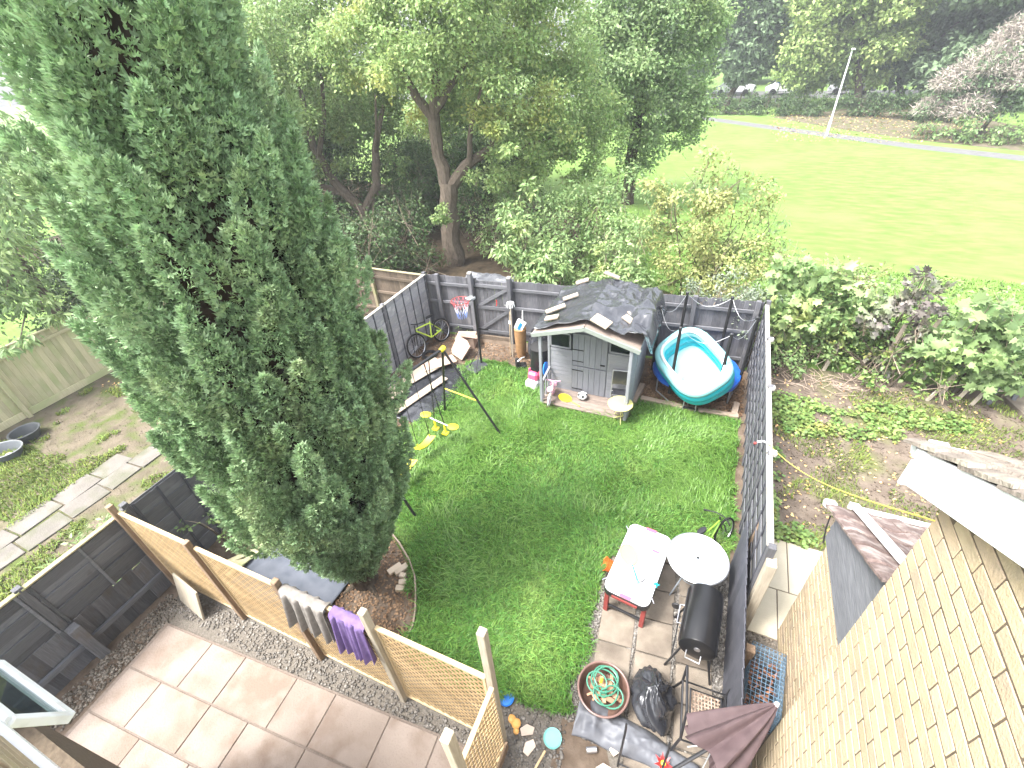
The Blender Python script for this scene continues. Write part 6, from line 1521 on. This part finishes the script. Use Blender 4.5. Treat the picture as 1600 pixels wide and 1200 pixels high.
for a, b in zip(edp[:-1], edp[1:]): MB().bar((a[0], a[1], .045), (b[0], b[1], .045), .022, .09).build('edging_strip', m_sleeper, ed)
ct = thing('tarpaulin', 'blue grey groundsheet spread under the conifer by the trellis', 'tarpaulin', (-5.1, 2.2, .015))
def ctf(a, b):
    x = -.8 + 1.75 * a; y = -.42 + .9 * b - .15 * a
    return (x, y + .06 * float(vn(a * 6, 3, 3)), .012 + .05 * float(crease(x, y, 91, 2.2)) * (1 - abs(2 * b - 1) ** 4))
q = MB(); q.grid(50, 30, ctf); o = q.build('sheet', mat('blue_grey_sheet', (.06, .07, .09), (.11, .12, .145), rough=.65, scale=4, var=0, spec=.4), ct, solid=.003)
for p in o.data.polygons: p.use_smooth = True
for i, (x, y, a, l) in enumerate(((-6.0, 2.3, 60, .7), (-6.1, 2.0, 40, .5), (-5.9, 2.1, 85, .6))):
    o = bx('scrap_timber', (x, y, .06 + .03 * i), (l, .09, .03), m_palef, None, (0, R(6), R(a)), .004); tag(o, ('longest scrap timber in the corner behind the trellis', 'shortest scrap timber in the corner behind the trellis', 'middle scrap timber in the corner behind the trellis')[i], 'timber')
lb = bx('leaning_board', (-6.08, 1.33, .27), (.62, .03, .55), m_postgrey, None, (R(-14), 0, R(-8)), .006); tag(lb, 'weathered plywood board leaning on the trellis by the black fence', 'board')
# clothes on the trellis
def cloth(label, u0, u1, ztop, dropf, dropb, m, seed):
    t = thing('cloth', label, 'cloth', ((u0 + u1) / 2, 1.5, ztop))
    def fn(a, b):
        x = (a - .5) * (u1 - u0); s = b
        fold = .035 * math.sin(a * 26 + 2 * float(vn(a * 5, 1, seed)) * 3) + .02 * math.sin(a * 47)
        edge = .1 * float(vn(a * 4, 7, seed))
        if s < .16:
            k = s / .16; return (x, .045 + fold * .3, -dropb * (1 - k) + .02)
        if s < .26:
            k = (s - .16) / .10; return (x, .045 - .12 * k, .022 + .028 * math.sin(PI * k))
        k = (s - .26) / .74
        return (x * (1 + .05 * k) + .03 * k, -.075 - .05 * k + fold * (.35 + k), .015 - (dropf + edge) * k)
    q = MB(); q.grid(70, 40, fn); o = q.build('fabric', m, t, solid=.006, smooth=True)
cloth('purple towel hanging over the trellis', -3.02, -2.56, 1.72, .5, .35, mat('purple_towelling', (.13, .085, .215), (.19, .135, .28), rough=.95, scale=14, var=0, spec=.1, bump=.3), 3)
cloth('dark grey towel hanging over the trellis', -3.74, -3.1, 1.70, .42, .3, mat('grey_towelling', (.16, .145, .13), (.25, .23, .21), rough=.95, scale=14, var=0, spec=.1, bump=.3), 5)

# ------------------------------------------------------------------ neighbours' things
for i, (x, y, m_, lab) in enumerate(((-13.2, 2.65, plain('dark_tub_plastic', (.05, .055, .06), .5), 'round dark grey tub on the worn grass'), (-12.95, 2.12, plain('grey_tub_plastic', (.12, .13, .14), .4), 'oblong dark washing-up tub with pale rim'))):
    t = thing('tub', lab, 'tub', (x, y, 0), R(30))
    MB().lathe([(.2, 0), (.27, .2), (.29, .2), (.29, .215), (.26, .21), (.19, .02), (.001, .02)], 24, sx=1.0 if i == 0 else 1.35).build('shell', m_, t, smooth=True)
    MB().tube([Vector((.285 * (1.0 if i == 0 else 1.35) * math.cos(a), .285 * math.sin(a), .21)) for a in np.linspace(0, 2 * PI, 29)[:-1]], .009, 6, closed=True).build('rim', m_steel if i else m_, t, smooth=True)
    if i: MB().lathe([(.001, 0), (.07, .01), (.05, .05), (.001, .06)], 10, (.05, 0, .03)).build('stone', m_pbrick, t)
ln_ = thing('washing_line', 'thin yellow rope from the tall fence to the brick house', 'rope', (1.15, 5.6, 1.8))
a, b = Vector((0, 0, 0)), Vector((.27, -3.2, 2.38))
MB().tube([a.lerp(b, t) + Vector((0, 0, -.16 * math.sin(PI * t))) for t in np.linspace(0, 1, 24)], .005, 5).build('rope', plain('yellow_rope', (.62, .52, .1), .7), ln_)
MB().tube([(-.12, .0, -.02), (-.05, .02, .0), (0, 0, 0), (.05, -.02, .01)], .012, 6).build('white_knot', m_white, ln_, smooth=True); MB().lathe([(.02, -.01), (.02, .01)], 10, (-.14, 0, -.05)).build('red_toggle', m_dred, ln_)
# broken stakes of the old fence in the hedge
sk = [((3.95, 10.7, 0), (4.15, 10.85, 1.65)), ((4.1, 10.68, .2), (4.35, 10.8, 1.5)), ((4.5, 10.6, 0), (4.75, 10.85, 1.55)), ((3.3, 10.6, 0), (3.55, 10.8, .7)), ((2.75, 10.65, 0), (2.9, 10.8, .75)), ((4.55, 10.1, 0), (5.0, 10.5, .75)), ((5.1, 10.3, 0), (5.45, 10.6, 1.05)), ((5.3, 10.2, 0), (5.65, 10.5, .95)), ((3.7, 10.6, .1), (3.85, 10.8, 1.3)), ((4.85, 10.4, 0), (5.1, 10.7, 1.2))]
ofn = thing('old_fence', 'row of weathered leaning stakes of a broken fence in the hedge', 'fence', (4.2, 10.6, 0))
for a, b in sk: MB().bar(Vector(a) - Vector((4.2, 10.6, 0)), Vector(b) - Vector((4.2, 10.6, 0)), .075, .022, (0, 1, .3)).build('stake', m_postgrey if a[2] == 0 else m_offcut, ofn, bevel=.003)
fr = thing('leaning_ladder', 'grey wooden ladder frame leaning in the hedge at the right edge', 'ladder', (5.62, 10.35, 0), R(20))
for x in (0, .42): MB().bar((x, 0, 0), (x + .22, .35, 1.35), .07, .04).build('rail', m_clad, fr, bevel=.004)
for k in range(3): t = .22 + k * .27; MB().bar((.22 * t, .35 * t, 1.35 * t), (.42 + .22 * t, .35 * t, 1.35 * t), .05, .03).build('rung', m_postgrey, fr, bevel=.003)
cs = bx('concrete_slab', (6.45, 10.3, .05), (.9, 1.0, .1), m_slab, None, (0, 0, R(15)), .01); tag(cs, 'concrete slab at the right edge below the ladder frame', 'slab')
stt = MB(); 
for k in range(70):
    x, y = random.uniform(1.5, 3.4), random.uniform(9.7, 10.5); a = random.uniform(0, PI); l = random.uniform(.2, .6)
    stt.tube([(x, y, .03), (x + l * math.cos(a), y + l * math.sin(a) * .4, .03 + random.uniform(0, .15))], .006, 4)
tag(stt.build('dead_stalks', m_sleeper), 'dry pale stalks scattered below the hedge', 'stalks', kind='stuff')
bt2 = thing('tarpaulin', 'torn dark plastic sheet on the ground under the stout tree', 'tarpaulin', (-6.7, 12.6, .02))
q = MB(); q.grid(30, 24, lambda a, b: (-.9 + 1.8 * a, -.6 + 1.2 * b, .02 + .22 * float(crease(a * 1.8, b * 1.2, 95, 1.9)))); o = q.build('sheet', m_greytarp, bt2, solid=.003)

# ------------------------------------------------------------------ park
lp = thing('lamp_post', 'white lamp post beside the park path', 'lamp post', (5.28, 40.24, 0))
m_lampw = plain('pale_grey_paint', (.68, .7, .72), .4)
MB().tube([(0, 0, 0), (0, 0, .9), (0, 0, .95), (0, 0, 4.6)], [.085, .085, .055, .042], 10).build('column', m_lampw, lp, smooth=True)
MB().tube([(0, 0, 4.55), (-.02, -.05, 4.66), (.0, -.25, 4.7)], .03, 8).build('bracket', m_lampw, lp); MB().box((0, -.32, 4.72), (.18, .42, .09)).build('lantern', m_lampw, lp, bevel=.03)
def car(label, loc, rz, m_):
    t = thing('parked_car', label, 'car', loc, rz, 'cars on the far road')
    pr = [(-2.0, .35), (-2.05, .75), (-1.5, .95), (-.95, 1.4), (.55, 1.42), (1.15, .98), (1.9, .85), (2.05, .6), (2.0, .35)]
    b_ = MB().prism(pr, -.85, .85); b_.v = [(x, z, y) for x, y, z in b_.v]; b_.build('body', m_, t, bevel=.06)
    for s in (-1, 1):
        w_ = MB().prism([(-.85, 1.0), (-.6, 1.33), (.45, 1.35), (.9, 1.0)], 0, .01); w_.v = [(x, s * .853 + z, y) for x, y, z in w_.v]; w_.build('side_window', m_rubber, t)
        for x in (-1.25, 1.25): MB().lathe([(.02, -.1), (.31, -.09), (.31, .09), (.02, .1)], 18, (x, s * .78, .31), Matrix.Rotation(PI / 2, 3, 'X')).build('wheel', m_rubber, t)
    MB().box((1.99, 0, .66), (.06, 1.4, .1)).build('lights', m_white, t)
car('white car on the far road below the lime tree, left one', (3.6, 63.9, 0), R(-8), plain('white_car_paint', (.75, .76, .78), .25)); car('silver car on the far road below the lime tree, right one', (9.2, 63.0, 0), R(-8), plain('silver_car_paint', (.5, .52, .55), .25)); car('white car on the far road left of the lamp post', (-1.5, 64.6, 0), R(-8), MATS['white_car_paint'])
sg = thing('road_sign', 'round blue road sign beyond the hedge', 'road sign', (2.5, 58, 0))
MB().tube([(0, 0, 0), (0, 0, 2.1)], .05, 8).build('post', m_lampw, sg); MB().lathe([(.001, -.02), (.38, -.02), (.38, .02), (.001, .02)], 24, (0, -.06, 1.9), Matrix.Rotation(PI / 2, 3, 'X')).build('plate', m_blue, sg)
for k in range(9):
    o = bx('bollard_post', (-7.5 + k * 1.15, 54.6 - k * .18, .6), (.12, .12, 1.25), m_barkdark, None, bevel=.02); tag(o, ('leftmost', 'second from left', 'third from left', 'fourth from left', 'middle', 'fourth from right', 'third from right', 'second from right', 'rightmost')[k] + ' dark timber post in the row under the hazy tree', 'post', 'timber posts along the far hedge')

# ------------------------------------------------------------------ haze
hz = MB().box((0, 90, 7.0), (350, 310, 16.2)).build('haze', m_white)
hz.data.materials.clear()
hm = bpy.data.materials.new('haze_air'); hm.use_nodes = True
hn = hm.node_tree; hn.nodes.remove(hn.nodes['Principled BSDF'])
pv = hn.nodes.new('ShaderNodeVolumePrincipled'); pv.inputs['Color'].default_value = (.93, .96, 1.0, 1); pv.inputs['Density'].default_value = HAZE; pv.inputs['Anisotropy'].default_value = .3
hn.links.new(pv.outputs[0], hn.nodes['Material Output'].inputs['Volume'])
hz.data.materials.append(hm); tag(hz, 'pale haze over the park and gardens', 'haze', kind='stuff')
